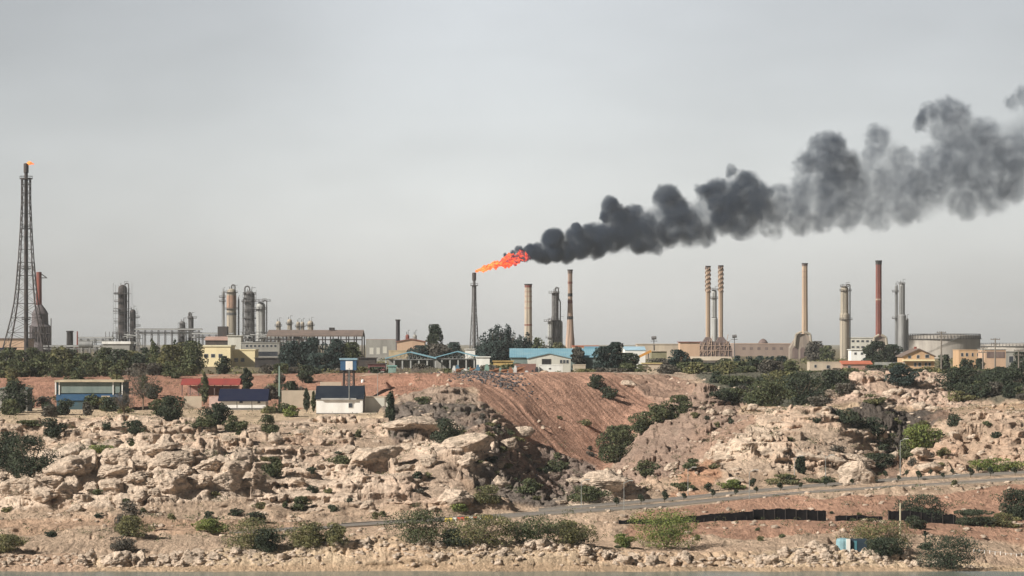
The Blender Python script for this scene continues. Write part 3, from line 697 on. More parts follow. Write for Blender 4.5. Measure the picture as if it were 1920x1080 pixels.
# leafless grey tree in the yard
def bare_tree(px, pytop, pybase, wpx, label, Yd):
    rng = np.random.default_rng(int(px)); z0 = gz(px, Yd); s = Yd/F; x = (px-960)*s; h = zof(pytop, Yd)-z0
    root = thing('bare_tree', label, 'tree', (x, Yd, z0)); mb = MB(); tw = MB()
    mb.bar((x, Yd, z0-.4), (x+.1, Yd, z0+h*.35), .2, 6, .14)
    for i in range(9):
        a = rng.uniform(0, 6.28); l = wpx*s*.5*rng.uniform(.4, 1); p1 = (x+.1, Yd, z0+h*rng.uniform(.15, .38)); p2 = (x+l*math.cos(a), Yd+l*math.sin(a), z0+h*rng.uniform(.6, 1))
        mb.bar(p1, p2, .09, 5, .03)
        for q in range(16):
            t = rng.uniform(.35, 1); b0 = Vector(p1).lerp(Vector(p2), t); tw.bar(b0, b0+Vector(rng.normal(size=3)*(.7, .7, .55)+(0, 0, .5)), .02, 3, .008, cap=False)
    mb.build('trunk', bark, root)
    V, Fq = crown_geo(clumps(x, Yd, z0+h*.62, wpx*s*.5, wpx*s*.4, h*.38, 18, rng, .36), int(wpx*(pybase-pytop)*.45), 1.1*s, rng)
    mesh_obj('crown', V, Fq, LM['grey'], root); tw.build('twig', M('twig', (.20,.17,.15)), root)
bare_tree(268, 690, 770, 84, 'large grey leafless tree between the blue building and the red roof', 655)
bare_tree(232, 735, 790, 46, 'smaller grey leafless tree at the foot of the large grey one', 628)

# --- plateau trees
GP = 'trees screening the refinery behind the slope'
rt = random.Random(3)
for i, px in enumerate(range(-30, 362, 23)):
    kd = rt.choice(['dark','mid','dark','mid','olive']); top = 652+rt.uniform(-4, 12)+(8 if px > 140 and px < 200 else 0)-(10 if 250 < px < 370 else 0)
    tree(px, top, 44+rt.uniform(-6, 10), kd, 900+rt.uniform(-40, 40), 'bushy tree in the dense green belt along the left plateau edge', 'trees of the left plateau green belt', 'hedge', dens=1.0)
for i, px in enumerate(range(-20, 372, 31)):
    tree(px, 676+rt.uniform(-4, 6), 44, rt.choice(['mid','olive','mid','grey']), 775+rt.uniform(-8, 8), 'low scrubby tree in front of the left plateau green belt', 'scrubby trees before the left green belt', 'hedge', dens=.9)
for px, top, ww, kd, sh, lb in [(285,632,34,'mid','spiky','spiky tree rising under the long pipe rack'),(327,634,26,'dark','spiky','narrow spiky tree beside the pair of small dark columns'),
 (545,640,50,'blue','round','tree at the left end of the tall dark grove by the open shed'),(585,634,56,'blue','round','tree in the middle of the tall dark grove in front of the open shed'),
 (625,636,56,'blue','round','tree right of the middle of the dark grove in front of the open shed'),(658,642,44,'mid','round','tree at the right end of the dark grove by the open shed'),
 (605,662,60,'blue','hedge','low tree filling the foot of the dark grove')]:
    tree(px, top, ww, kd, 985 if sh == 'round' else 930, lb, None, sh, dens=1.25)
tree(418, 668, 30, 'dark', 800, 'dark bush-like tree in front of the yellow building', shape='hedge', dens=1.3)
tree(462, 690, 26, 'dark', 700, 'dark narrow tree right of the red roof', shape='tall', dens=1.3)
tree(382, 700, 20, 'mid', 680, 'thin tree in front of the left part of the red roof', shape='tall', dens=.9)
tree(575, 728, 13, 'dark', 648, 'slim dark cypress by the boundary wall of the white house', shape='tall', dens=1.6, name='cypress')
tree(588, 732, 10, 'mid', 651, 'slimmer green cypress touching the white house', shape='tall', dens=1.6, name='cypress')
tree(545, 715, 40, 'dark', 672, 'dark wide tree behind the boundary wall', shape='hedge', dens=1.2)
tree(812, 609, 36, 'dark', 1150, 'tall rounded dark tree right of the black chimney', shape='round', dens=1.3)
for px, top, ww, kd, lb in [(786,648,44,'blue','low dark tree left of the tall rounded tree'),(822,645,60,'grey','greyish wide tree at the foot of the tall rounded tree'),(850,642,44,'blue','dark tree at the right of the greyish wide tree')]:
    tree(px, top, ww, kd, 1090, lb, None, 'round', dens=1.2)
for px, top, ww, kd, lb in [(928,604,56,'blue','tallest spiky tree right of the central flare tower'),(955,606,44,'blue','spiky tree beside the tallest one near the central flare tower'),(985,618,50,'blue','spiky tree in front of the cream stack'),
 (907,622,34,'blue','small spiky tree touching the central flare tower'),(1010,630,40,'mid','greenish tree right of the cream stack'),(1032,638,30,'dark','dark low tree below the grey columns')]:
    tree(px, top, ww, kd, 1180, lb, None, 'spiky', dens=1.3, pybase=690)
tree(1048, 642, 28, 'olive', 1400, 'small yellow-green tree at the foot of the grey columns', shape='round')
tree(935, 640, 90, 'blue', 1150, 'wide low dark tree below the spiky trees', shape='hedge', dens=1.3)
tree(1083, 650, 32, 'grey', 860, 'egg-shaped grey-brown tree in front of the blue roof', shape='tall', dens=1.7)
for px, top, ww, kd, lb in [(1128,650,48,'blue','dark tree right of the egg-shaped tree'),(1155,642,48,'blue','darkest tree left of the orange conveyor'),(1178,662,40,'dark','low dark tree under the orange conveyor'),
 (1272,656,44,'blue','dark tree left of the sloping pale roof'),(1300,672,50,'dark','low dark tree below the sloping pale roof'),(1330,680,60,'dark','low wide tree right of the sloping pale roof'),(1235,672,44,'grey','grey shrubby tree right of the conveyor'),(1362,672,40,'mid','green tree at the foot of the twin stacks')]:
    tree(px, top, ww, kd, 850, lb, None, 'round', dens=1.3)
for i, px in enumerate((1385,1405,1425,1446,1466)):
    tree(px, 667+(i % 2), 22, 'blue', 1000, 'clipped round dark tree in the row before the long brown building', 'row of clipped dark trees', 'hedge', dens=1.5)
for px, top, ww, kd, Yd, lb in [(1528,640,50,'grey',1400,'grey bushy tree right of the lone cream stack'),(1552,648,34,'mid',1380,'green tree right of the grey bushy tree'),
 (1645,640,50,'dark',1200,'dark tree at the foot of the red stack'),(1675,646,44,'dark',1210,'dark tree between the red stack and grey double column'),(1630,652,30,'blue',1205,'bluish dark tree left of the red stack foot'),
 (1460,682,60,'olive',820,'olive tree left of the pale wall with orange roof'),(1640,684,60,'dark',830,'dark tree right of the orange roof'),(1680,680,40,'mid',820,'green tree left of the orange gabled house'),
 (1770,665,26,'dark',980,'dark tree between the two orange houses'),(1812,672,26,'dark',960,'dark round tree in front of the orange block'),(1838,672,24,'dark',955,'dark tree between orange block and orange hall'),
 (1790,690,60,'dark',840,'dark scrubby tree right of the orange gabled house'),(1880,688,60,'dark',830,'dark scrubby tree below the orange hall'),(1912,660,40,'dark',950,'dark tree cut by the right edge'),(1730,692,40,'mid',800,'scrubby tree below the orange gabled house'),(1590,690,60,'olive',800,'olive scrub tree below the orange roof'),(1400,686,60,'mid',800,'scrub tree below the row of clipped trees')]:
    tree(px, top, ww, kd, Yd, lb, None, 'round' if top < 660 else 'hedge', dens=1.2)
for i, px in enumerate(range(500, 1960, 26)):
    if 985 < px < 1090 or 600 < px < 640: continue
    tree(px+rt.uniform(-6, 6), 686+rt.uniform(-5, 6)-(8 if 1190 < px < 1500 else 0)+(5 if px >= 1500 else 0), rt.uniform(36, 52), rt.choice(['mid','olive','grey','dark','mid']), 800+rt.uniform(-25, 30), 'low scrubby tree along the rim of the plateau', 'scrubby trees along the plateau rim', 'hedge', dens=1)
# scattered low scrub on the plateau: beyond counting
rng = np.random.default_rng(8); cs = []
for i in range(900):
    px = rng.uniform(-100, 2020); yy = rng.uniform(770, 1500); z = gz(px, yy); r = rng.uniform(.5, 1.5)*(1+(yy-770)/900)
    cs.append(((px-960)/F*yy, yy, z+r*.2, r, r, r*.55))
V, Fq = crown_geo(cs, 26000, .42, rng)
tag(mesh_obj('scrub', V, Fq, LM['olive']), 'dry olive scrub covering the plateau around the refinery', 'scrub', kind='stuff')
# loose tufts over the rocky slopes: beyond counting
cs = []
while len(cs) < 2600:
    px = rng.uniform(-60, 1980); yy = rng.uniform(427, 745)
    if inpoly(np.array([px]), np.array([pyof(gz(px, yy), yy)]), [(860,700),(1260,700),(1160,870),(940,775)])[0] and rng.uniform() < .93: continue
    if min(abs(yy-RD1[0](px)), abs(yy-RD2[0](px))) < 5.5: continue
    if 585 < yy < 690 and px < 740 and rng.uniform() < .6: continue
    r = rng.uniform(.18, .55)*rng.choice([1, 1, 1, 1.7]); cs.append(((px-960)/F*yy, yy, gz(px, yy)+r*.3, r*1.3, r*1.3, r*.75))
V, Fq = crown_geo(cs, 52000, .13, rng)
tag(mesh_obj('tufts', V, Fq, LM['mid']), 'small dry tufts and dwarf shrubs dotted over the rocky slopes', 'tufts', kind='stuff')

# round clipped shrubs of the road median and verge
GS = 'round shrubs planted along the road'
base_s = None
def shrub_at(px, d, sc, lab):
    global base_s
    fn = RD1 if d < 15 else RD2
    y = float(RD1[0](px))+d; z = float(RD1[1](px)) if d < 5 else float(RD2[1](px))
    x = (px-960)/F*y
    if base_s is None:
        base_s = thing('road_shrub', lab, 'shrub', (x, y, z), GS); r_ = np.random.default_rng(2)
        V, Fq = crown_geo(clumps(x, y, z+.95, .62, .62, .55, 9, r_, .5), 420, .13, r_); mesh_obj('crown', V, Fq, LM['dark'], base_s)
        MB().bar((x, y, z-.2), (x, y, z+.7), .06, 6).build('stem', bark, base_s)
        return base_s
    return copy_thing(base_s, (x, y, z), lab, rz=px*.7, sc=sc)
rr = random.Random(5)
for px in list(range(1155, 1930, 44)):
    shrub_at(px+rr.uniform(-5, 5), 7.2, rr.uniform(.6, 1.15), 'small round dark shrub in the median row between the two carriageways')
for px in (1245,1330,1385,1412,1478,1590,1660,1700,1745,1786,1835):
    shrub_at(px, 21, rr.uniform(.7, 1.3), 'small round dark shrub in the sparse row on the far side of the road')
# palm by the shore
def palm(px, py, hpx, label):
    Yd, z0 = hit(px, py); s = Yd/F; x = (px-960)*s; h = hpx*s; rng = np.random.default_rng(3)
    root = thing('palm_tree', label, 'palm', (x, Yd, z0)); mb = MB()
    for i in range(6): mb.bar((x, Yd, z0-.2+h*.62*i/6), (x, Yd, z0-.2+h*.62*(i+1.05)/6), .17, 7, .13)
    mb.build('trunk', bark, root); fr = MB()
    for i in range(26):
        a = rng.uniform(0, 6.28); e = rng.uniform(-.2, 1.2); l = 1.25; p0 = Vector((x, Yd, z0+h*.62)); dv = Vector((math.cos(a)*math.cos(e), math.sin(a)*math.cos(e), math.sin(e)))
        p1 = p0+dv*l*.6; p2 = p0+dv*l+Vector((0, 0, -.35)); sd = dv.cross(Vector((0, 0, 1))).normalized()*.13; k = len(fr.v)
        fr.v += [tuple(p0-sd*.3), tuple(p0+sd*.3), tuple(p1+sd), tuple(p1-sd), tuple(p2)]; fr.f += [(k, k+1, k+2, k+3), (k+3, k+2, k+4)]
    fr.build('crown', LM['dark'], root)
palm(1735, 1030, 42, 'small dark palm standing alone on the sandy shore right of the light post')
bush(1735, 1031, 26, 12, 'dark', 'small dark bush around the foot of the lone palm', dens=1.3)

# ---------------------------------------------------------------- boulders
rockm_ = ground_like('pale_rock', (.70,.56,.44))
def ico(sub, cache={}):
    import bmesh
    bm = bmesh.new(); bmesh.ops.create_icosphere(bm, subdivisions=sub, radius=1); V = np.array([v.co[:] for v in bm.verts]); Fc = np.array([tuple(v.index for v in f.verts) for f in bm.faces]); bm.free(); return V, Fc
I3 = ico(3); I2 = ico(2)
I5 = ico(5); I4 = ico(4)
def boulder(px, py, wpx, hpx, seed, label, group=None, src=None, Yd=None, tilt=0, sink=.30):
    if Yd is None: Yd, z0 = hit(px, py)
    else: z0 = gz(px, Yd)
    src = I5 if wpx > 34 else (I4 if wpx > 15 else I3)
    s = Yd/F; V = src[0].copy(); rg = np.random.default_rng(seed*9+1); a_ = fbm(V[:, 0]*1.2+seed, V[:, 1]*1.2, V[:, 2]*1.2, o=4, seed=seed)
    V = V*(1+.62*a_)[:, None]
    for k in range(7):   # broken flat faces
        g = rg.normal(size=3); g /= np.linalg.norm(g); dd = V@g; V -= np.outer(np.maximum(dd-rg.uniform(.5, .85), 0)*.92, g)
    W_ = wpx*s*.60; H_ = hpx*s*.68
    P = V*np.array([W_, W_*.9, H_])           # metres
    # bedding ledges, joints and fine breakage
    q = P[:, 2]/.34+1.2*fbm(P[:, 0]/2.2+seed, P[:, 1]/2.2, o=2, seed=seed); fr = q-np.floor(q); led = sstep(.05, .35, fr)-sstep(.6, 1.0, fr)
    f1, f2, cd = voro(P[:, 0]/1.5+seed*1.7+.5*a_, P[:, 2]/.75+P[:, 1]/1.5, seed=seed); jt = 1-sstep(0, .14, f2-f1)
    nn = fbm(P[:, 0]/.7+seed, P[:, 1]/.7, P[:, 2]/.45, o=4, seed=seed+5)
    k_ = (.13*(led-.5)-.30*jt*(.4+cd)+.34*nn+.20*(cd-.5))*min(1, H_/.9)
    nrm = V/np.linalg.norm(V, axis=1)[:, None]; P = P+nrm*k_[:, None]*np.array([1, 1, .55])
    t_ = tilt+rg.uniform(-.12, .12); c_, s_ = math.cos(t_), math.sin(t_); P = np.stack([P[:, 0]*c_+P[:, 2]*s_, P[:, 1], -P[:, 0]*s_+P[:, 2]*c_], 1)
    P = P+np.array([(px-960)*s, Yd+wpx*s*.2, z0+hpx*s*sink])
    o = mesh_obj('boulder', P, src[1], rockm_); return tag(o, label, 'boulder', group)
GB = 'blocks of the cracked outcrop'
for i, (px, py, ww, hh) in enumerate([(207,892,58,22),(220,866,44,20),(257,882,50,22),(257,903,54,22),(210,924,54,30),(277,916,44,20),(287,931,26,18),(263,937,32,16),(318,922,64,44),(318,875,76,26),(373,918,44,26),(417,914,66,38),
    (437,895,44,26),(20,928,54,34),(50,928,62,42),(77,942,54,26),(117,936,54,28),(133,918,32,24),(100,912,54,26),(150,939,32,16),(170,924,30,24),(297,853,64,22),(350,858,54,18),(233,854,44,16),(-15,915,50,34),(345,896,44,22),(388,880,50,20),(460,918,40,20)]):
    boulder(px, py, ww, hh, 300+i, 'pale rounded block in the cracked outcrop above the dirt terrace', GB, tilt=-.1)
rb = random.Random(21); GR = 'ledge rocks scattered over the slopes'
regs = [(480,940,800,960,20,'pale'),(0,720,795,850,14,''),(1300,1660,775,920,20,''),(1660,1940,775,890,12,''),(1150,1400,740,910,12,''),(760,1080,780,950,16,''),(1540,1760,712,758,16,''),(1400,1940,760,775,6,''),(0,620,955,985,4,'')]
kq = 0
for (a, b, c, d, n, _k) in regs:
    for i in range(n):
        px = rb.uniform(a, b); py = rb.uniform(c, d); Yd, zz = hit(px, py)
        if min(abs(Yd-RD1[0](px)), abs(Yd-RD2[0](px))) < 7: continue
        if px < 745 and 620 < Yd < 700: continue
        if inpoly(np.array([px]), np.array([py]), [(850,700),(1260,700),(1170,860),(1060,870),(900,760)])[0]: continue
        ww = rb.choice([10, 13, 16, 20, 26, 34]); kq += 1
        boulder(px, py, ww, ww*rb.uniform(.35, .7), 400+kq % 70, 'weathered pale ledge rock jutting out of the slope', GR, I2, Yd=Yd, tilt=rb.uniform(-.35, .2), sink=.2)
for i, (px, py, ww, hh, tl, lb) in enumerate([(1525,862,96,20,.12,'long overhanging slab roofing the cave hollow of the pale dome'),(1612,872,70,16,.1,'slab overhanging the dark hollow above the big lone boulder'),
   (872,846,104,34,-.22,'bright pale slab, the whitest rock, pointing right over the scree'),(770,806,90,26,-.05,'pale flat slab below the annex of the white house'),(700,872,100,30,-.2,'long tilted slab in the middle of the centre-left rocks'),
   (850,945,70,30,.1,'rounded pale rock just above the striped barrier'),(1135,915,90,26,-.1,'pale rock crest above the road beside the scree'),(1180,700+25,40,14,.2,'small pale rock high on the right part of the red slope')]):
    boulder(px, py, ww, hh, 520+i, lb, tilt=tl)
boulder(1606, 908, 60, 42, 5, 'large pale boulder standing alone beside the road under the dark gully')
boulder(1180, 922, 24, 16, 3, 'pale boulder on the orange bank above the road bend')
boulder(214, 1060, 56, 24, 7, 'long flat boulder, the largest at the left start of the shore rock bank')
boulder(263, 1058, 30, 24, 8, 'squarish boulder right of the long flat one on the shore bank')
boulder(172, 1052, 18, 18, 9, 'upright pointed boulder at the left end of the shore rock bank')
boulder(355, 1055, 34, 28, 11, 'tall pale boulder with a dark cleft in the left part of the shore bank')
boulder(130, 893, 80, 36, 13, 'long smooth boulder leaning up to the right beside the dark bush hollow')
boulder(1018, 765, 10, 6, 15, 'white block lying in the middle of the red slope', Yd=648)
boulder(1003, 838, 18, 7, 16, 'white slab at the lower edge of the red slope', Yd=606)
rb = random.Random(11)
for i in range(138):
    px = rb.uniform(190, 1780) if i < 124 else rb.uniform(0, 190); yy = rb.uniform(403.2, 407.3) if i < 124 else rb.uniform(403, 405)
    ww = rb.choice([9, 12, 14, 17, 22, 26])*(1 if i < 124 else .6)
    boulder(px, 0, ww, ww*rb.uniform(.6, .9), 100+i % 40, 'rough pale rock piled in the shoreline bank', 'rocks piled along the shoreline bank', I2, Yd=yy)
# rubble between the boulders
rng = np.random.default_rng(12); mb_v = []; mb_f = []; base = ico(1)
nr = 0
for i in range(2600):
    if i < 1000: px = rng.uniform(-40, 1960); yy = rng.uniform(402.5, 408.5)
    else: px = rng.uniform(-40, 1960); yy = rng.uniform(430, 740)
    if min(abs(yy-RD1[0](px)), abs(yy-RD2[0](px))) < 5: continue
    if yy > 585 and px < 740: continue
    if 850 < px < 1260 and yy > 600 and rng.uniform() < .85: continue
    r = rng.uniform(.12, .42)*(1.0 if i < 1000 else 1.3); V = base[0]*(1+.35*rng.normal(size=(len(base[0]), 1)))*np.array([r*1.3, r, r*.7])
    V = V+np.array([(px-960)/F*yy, yy, gz(px, yy)+r*.2]); mb_v.append(V); mb_f += [tuple(k+nr for k in f) for f in base[1]]; nr += len(V)
tag(mesh_obj('rubble', np.concatenate(mb_v), np.array(mb_f), rockm_), 'loose pale stones strewn over the slopes and the shore', 'rubble', kind='stuff')
# ---------------------------------------------------------------- materials for the works
CREAM=M('cream_concrete',(.52,.44,.34),(.40,.33,.26),sc=.25,streak=True); PEACHC=M('peach_concrete',(.46,.33,.25),(.34,.24,.19),sc=.25,streak=True)
STEEL=M('dull_steel',(.30,.30,.29),(.19,.19,.19),sc=.4,rough=.6,metal=.3,streak=True); DSTEEL=M('dark_steel',(.045,.042,.042),(.08,.06,.05),sc=.5,rough=.7)
MSTEEL=M('grey_steel',(.15,.145,.14),(.09,.085,.085),sc=.5,rough=.7); LSTEEL=M('pale_cladding',(.42,.42,.40),(.30,.30,.29),sc=.4,rough=.6,streak=True)
TANCL=M('tan_cladding',(.38,.33,.26),(.28,.25,.20),sc=.3,streak=True); RUST=M('rust_red',(.26,.085,.06),(.13,.05,.045),sc=.4,streak=True); SOOT=M('soot',(.03,.028,.028),(.06,.05,.045),sc=.6)
BRICKB=M('brown_heater',(.13,.095,.09),(.20,.15,.13),sc=.5,streak=True); WHITE=M('white_wall',(.80,.79,.75),(.66,.64,.60),sc=.4,streak=True); OFFW=M('offwhite_wall',(.62,.60,.53),(.48,.46,.40),sc=.3,streak=True)
YELL=M('yellow_wall',(.82,.70,.44),(.72,.61,.38),sc=.3,streak=True); ORAN=M('orange_wall',(.54,.36,.21),(.43,.28,.17),sc=.3,streak=True); PEACH=M('peach_wall',(.55,.38,.26),(.44,.30,.21),sc=.3,streak=True)
GREYC=M('grey_concrete',(.32,.31,.28),(.23,.22,.20),sc=.3,streak=True); TANK=M('tank_paint',(.40,.365,.32),(.30,.27,.24),sc=.2,streak=True); BLUER=M('blue_roof',(.17,.34,.43),(.24,.40,.46),sc=.15); TEAL=M('teal_panel',(.08,.22,.26),(.05,.15,.19),sc=.5)
BLUEW=M('blue_wall',(.03,.085,.18),(.045,.11,.19),sc=.4); NAVY=M('navy_roof',(.011,.015,.038),(.018,.021,.042),sc=.5,rough=.8,spec=.12); DROOF=M('dark_roof',(.018,.025,.038),(.03,.038,.05),sc=.5,rough=.8,spec=.12); BROWNR=M('brown_roof',(.20,.15,.125),(.14,.11,.095),sc=.3)
REDR=M('red_roof',(.29,.055,.045),(.21,.05,.045),sc=.5); ORR=M('orange_roof',(.52,.16,.09),(.40,.13,.08),sc=.5); GLASS=M('dark_glass',(.03,.035,.045),(.05,.055,.065),sc=1,rough=.15,spec=.6); FRAME=M('window_frame_paint',(.5,.48,.44),sc=1)
GREENP=M('greenish_panel',(.20,.24,.22),(.14,.18,.17),sc=.6,streak=True); WOODP=M('pole_wood',(.22,.19,.16),(.15,.13,.11),sc=1); TEALP=M('teal_pole',(.25,.33,.28),sc=1); POLEM=M('galvanised_pole',(.36,.37,.35),sc=1,metal=.3); TARP=M('black_tarpaulin',(.008,.008,.010),(.016,.014,.014),sc=.8,rough=.95,bump=.1,spec=.03)
BRICK=M('red_brick',(.26,.14,.11),(.20,.11,.09),sc=1); STONEW=M('sand_wall',(.50,.42,.32),(.42,.35,.27),sc=.5)

# ---------------------------------------------------------------- builders
def sc_(Yd): return Yd/F
def stack(px, wt, wb, top, base, Yd, m, label, name='chimney', bands=None, rim=True, platforms=(), strakes=False, group=None, topm=None, toplen=10, flare=None, bw=0):
    s = sc_(Yd); x = (px-960)*s; z1 = zof(top, Yd); zb = zof(base, Yd); zg = min(gz(px, Yd), zb)
    root = thing(name, label, 'chimney', (x, Yd, zg), group)
    H = z1-zb; prof = [(wb*s*.5*1.02, zg-.3), (wb*s*.5, zb)]
    for i in range(1, 11):
        t = i/10; r = wb+(wt-wb)*(t if flare is None else min(1, t/flare)**.6); prof.append((r*s*.5, zb+H*t))
    MB().lathe(x, Yd, prof, 20).build('shaft', m, root, smooth=False)
    zc_ = z1-toplen*s
    if topm: MB().ring(x, Yd, zc_, wt*s*.3, wt*s*.5+.12, toplen*s+.15, 20).build('cap', topm, root)
    if rim: MB().ring(x, Yd, z1-.1, wt*s*.34, wt*s*.5+.3, .6, 20).build('rim', SOOT, root)
    for (p, hh, mm_) in (bands or []):
        z = zof(p, Yd); t = (z-zb)/H; r = (wb+(wt-wb)*(t if flare is None else min(1, t/flare)**.6))*s*.5
        MB().ring(x, Yd, z-hh*s, r*.6, r+.08, hh*s, 20).build('band', mm_, root)
    for (p, ex) in platforms:
        z = zof(p, Yd); r = wt*s*.5; mb = MB().ring(x, Yd, z, r*.7, r+ex*s, .35, 16).ring(x, Yd, z+1.1, r+ex*s-.08, r+ex*s, .12, 16)
        for k in range(10): a = k*.628; mb.bar((x+(r+ex*s-.05)*math.cos(a), Yd+(r+ex*s-.05)*math.sin(a), z), (x+(r+ex*s-.05)*math.cos(a), Yd+(r+ex*s-.05)*math.sin(a), z+1.1), .06, 4)
        mb.build('platform', DSTEEL, root)
    if strakes:
        for q in range(3):
            mb = MB(); r = wt*s*.5; pr = None; L_ = H*.36
            for k in range(60):
                t = k/59; a = q*2.094+t*2.6*6.283*.75; c = math.cos(a); d_ = math.sin(a); z = z1-L_+L_*t
                i = len(mb.v); mb.v += [(x+r*.96*c, Yd+r*.96*d_, z-.35), (x+(r+.42)*c, Yd+(r+.42)*d_, z-.2), (x+(r+.42)*c, Yd+(r+.42)*d_, z+.2), (x+r*.96*c, Yd+r*.96*d_, z+.35)]
                if k:
                    for e in range(4): f_ = (e+1) % 4; mb.f.append((i-4+e, i-4+f_, i+f_, i+e))
            mb.build('strake', M('strake_paint', (.36,.25,.18), (.28,.18,.13), sc=.5), root)
    # ladder on the lit side
    mb = MB(); xl = x-wb*s*.28; yl = Yd-wb*s*.5
    mb.bar((xl-.25, yl-.25, zg), (x-wt*s*.28-.25, Yd-wt*s*.5-.2, z1), .07, 4); mb.bar((xl+.25, yl-.25, zg), (x-wt*s*.28+.25, Yd-wt*s*.5-.2, z1), .07, 4)
    for k in range(int(H/1.2)): t = k*1.2/H; a = Vector((xl, yl-.25, zb)).lerp(Vector((x-wt*s*.28, Yd-wt*s*.5-.2, z1)), t); mb.bar(a-Vector((.25, 0, 0)), a+Vector((.25, 0, 0)), .04, 3, cap=False)
    mb.build('ladder', MSTEEL, root)
    return root
def vessel(px, wpx, top, base, Yd, m, label, platforms=(), neck=0, scaffold=0, name='distillation_column', pipe=0, hoops=(), cat='column', step=None, group=None):
    s = sc_(Yd); x = (px-960)*s; z1 = zof(top, Yd); zb = min(zof(base, Yd), gz(px, Yd)); r = wpx*s*.5
    root = thing(name, label, cat, (x, Yd, zb), group)
    prof = [(r*1.12, zb-.3), (r*1.12, zb+1.5)]
    if step:   # wider lower part
        zs = zof(step[0], Yd); prof += [(step[1]*s*.5, zb+1.6), (step[1]*s*.5, zs), (r, zs+step[1]*s*.2)]
    else: prof += [(r, zb+1.6)]
    prof += [(r, z1-r*.9), (r*.9, z1-r*.5), (r*.6, z1-r*.18), (r*.2, z1)]
    MB().lathe(x, Yd, prof, 20).build('shell', m, root, smooth=False)
    for (p, ex, sd) in platforms:
        z = zof(p, Yd); rr_ = r+ex*s; xo = x+sd*ex*s*.5; rx = (step[1]*s*.5 if step and p > step[0] else r)
        mb = MB().ring(xo, Yd, z, rx*.8, rr_, .3, 14).ring(xo, Yd, z+1.1, rr_-.1, rr_, .12, 14)
        for k in range(12): a = k*.5236; mb.bar((xo+(rr_-.06)*math.cos(a), Yd+(rr_-.06)*math.sin(a), z), (xo+(rr_-.06)*math.cos(a), Yd+(rr_-.06)*math.sin(a), z+1.15), .07, 4)
        mb.build('platform', DSTEEL, root)
    for p, hh in hoops: z = zof(p, Yd); MB().ring(x, Yd, z-hh*s, r*.7, r+.12, hh*s, 18).build('collar', MSTEEL, root)
    if neck:
        mb = MB(); R_ = abs(neck)*s; sg = 1 if neck > 0 else -1; pts = [(x, Yd, z1-.3)]
        for k in range(9): a = math.pi*k/8; pts.append((x+sg*(R_-R_*math.cos(a)), Yd, z1+1.2+R_*math.sin(a)))
        pts.append((x+sg*2*R_, Yd, z1-4)); mb.path(pts, .45, 7)
        if pipe: mb.path([(x+sg*2*R_, Yd, z1-4), (x+sg*(r+.9) if 2*R_ < r else x+sg*2*R_, Yd, z1-6), (x+sg*max(r+.9, 2*R_), Yd, zb+3)], .4, 7)
        mb.build('overhead_pipe', MSTEEL, root)
    elif pipe:
        sg = 1 if pipe > 0 else -1; MB().path([(x+sg*r*.5, Yd, z1-.2), (x+sg*r*.7, Yd, z1+.9), (x+sg*(r+.8), Yd, z1+.6), (x+sg*(r+.8), Yd, zb+2)], .35, 7).build('overhead_pipe', MSTEEL, root)
    mb = MB(); 
    for k in range(int((z1-zb-2)/1.3)): mb.bar((x-.9-r*.2, Yd-r-.15, zb+1+k*1.3), (x-.3-r*.2, Yd-r-.15, zb+1+k*1.3), .05, 3, cap=False)
    mb.bar((x-.9-r*.2, Yd-r-.1, zb), (x-.9-r*.2, Yd-r-.1, z1-r), .06, 4).bar((x-.3-r*.2, Yd-r-.1, zb), (x-.3-r*.2, Yd-r-.1, z1-r), .06, 4); mb.build('ladder', MSTEEL, root)
    # davit and relief valves on top
    mb = MB().path([(x+r*.4, Yd, z1-.6), (x+r*.4, Yd, z1+1.9), (x+r*1.3, Yd, z1+1.9)], .10, 5).bar((x-r*.4, Yd, z1-.5), (x-r*.4, Yd, z1+1.2), .16, 6); mb.build('davit', DSTEEL, root)
    if scaffold:
        w_ = r+scaffold*s; mb = MB(); nz = int((z1-zb)/3.0)
        for sx in (-1, -.35, .35, 1):
            for sy in (-1, 1): mb.bar((x+sx*w_, Yd+sy*w_, zb), (x+sx*w_, Yd+sy*w_, z1+rt.uniform(-3, 3)), .09, 4)
        for k in range(nz):
            z = zb+3*k+2.5
            if rt.random() < .25: continue
            for sy in (-1, 1): mb.bar((x-w_, Yd+sy*w_, z), (x+w_, Yd+sy*w_, z), .08, 4)
            for sx in (-1, 1): mb.bar((x+sx*w_, Yd-w_, z), (x+sx*w_, Yd+w_, z), .08, 4)
            if rt.random() < .7: mb.box(x-w_ if rt.random() < .5 else x+r*.6, x+w_ if rt.random() < .5 else x-r*.6, Yd-w_, Yd-r, z, z+.15) if False else mb.box(x-w_, x-r*.8, Yd-w_, Yd+w_, z+.1, z+.25)
            mb.bar((x-w_, Yd-w_, z), (x+w_*(-1 if k % 2 else 1), Yd-w_, z+3), .06, 4)
        mb.build('scaffold', MSTEEL, root)
    return root
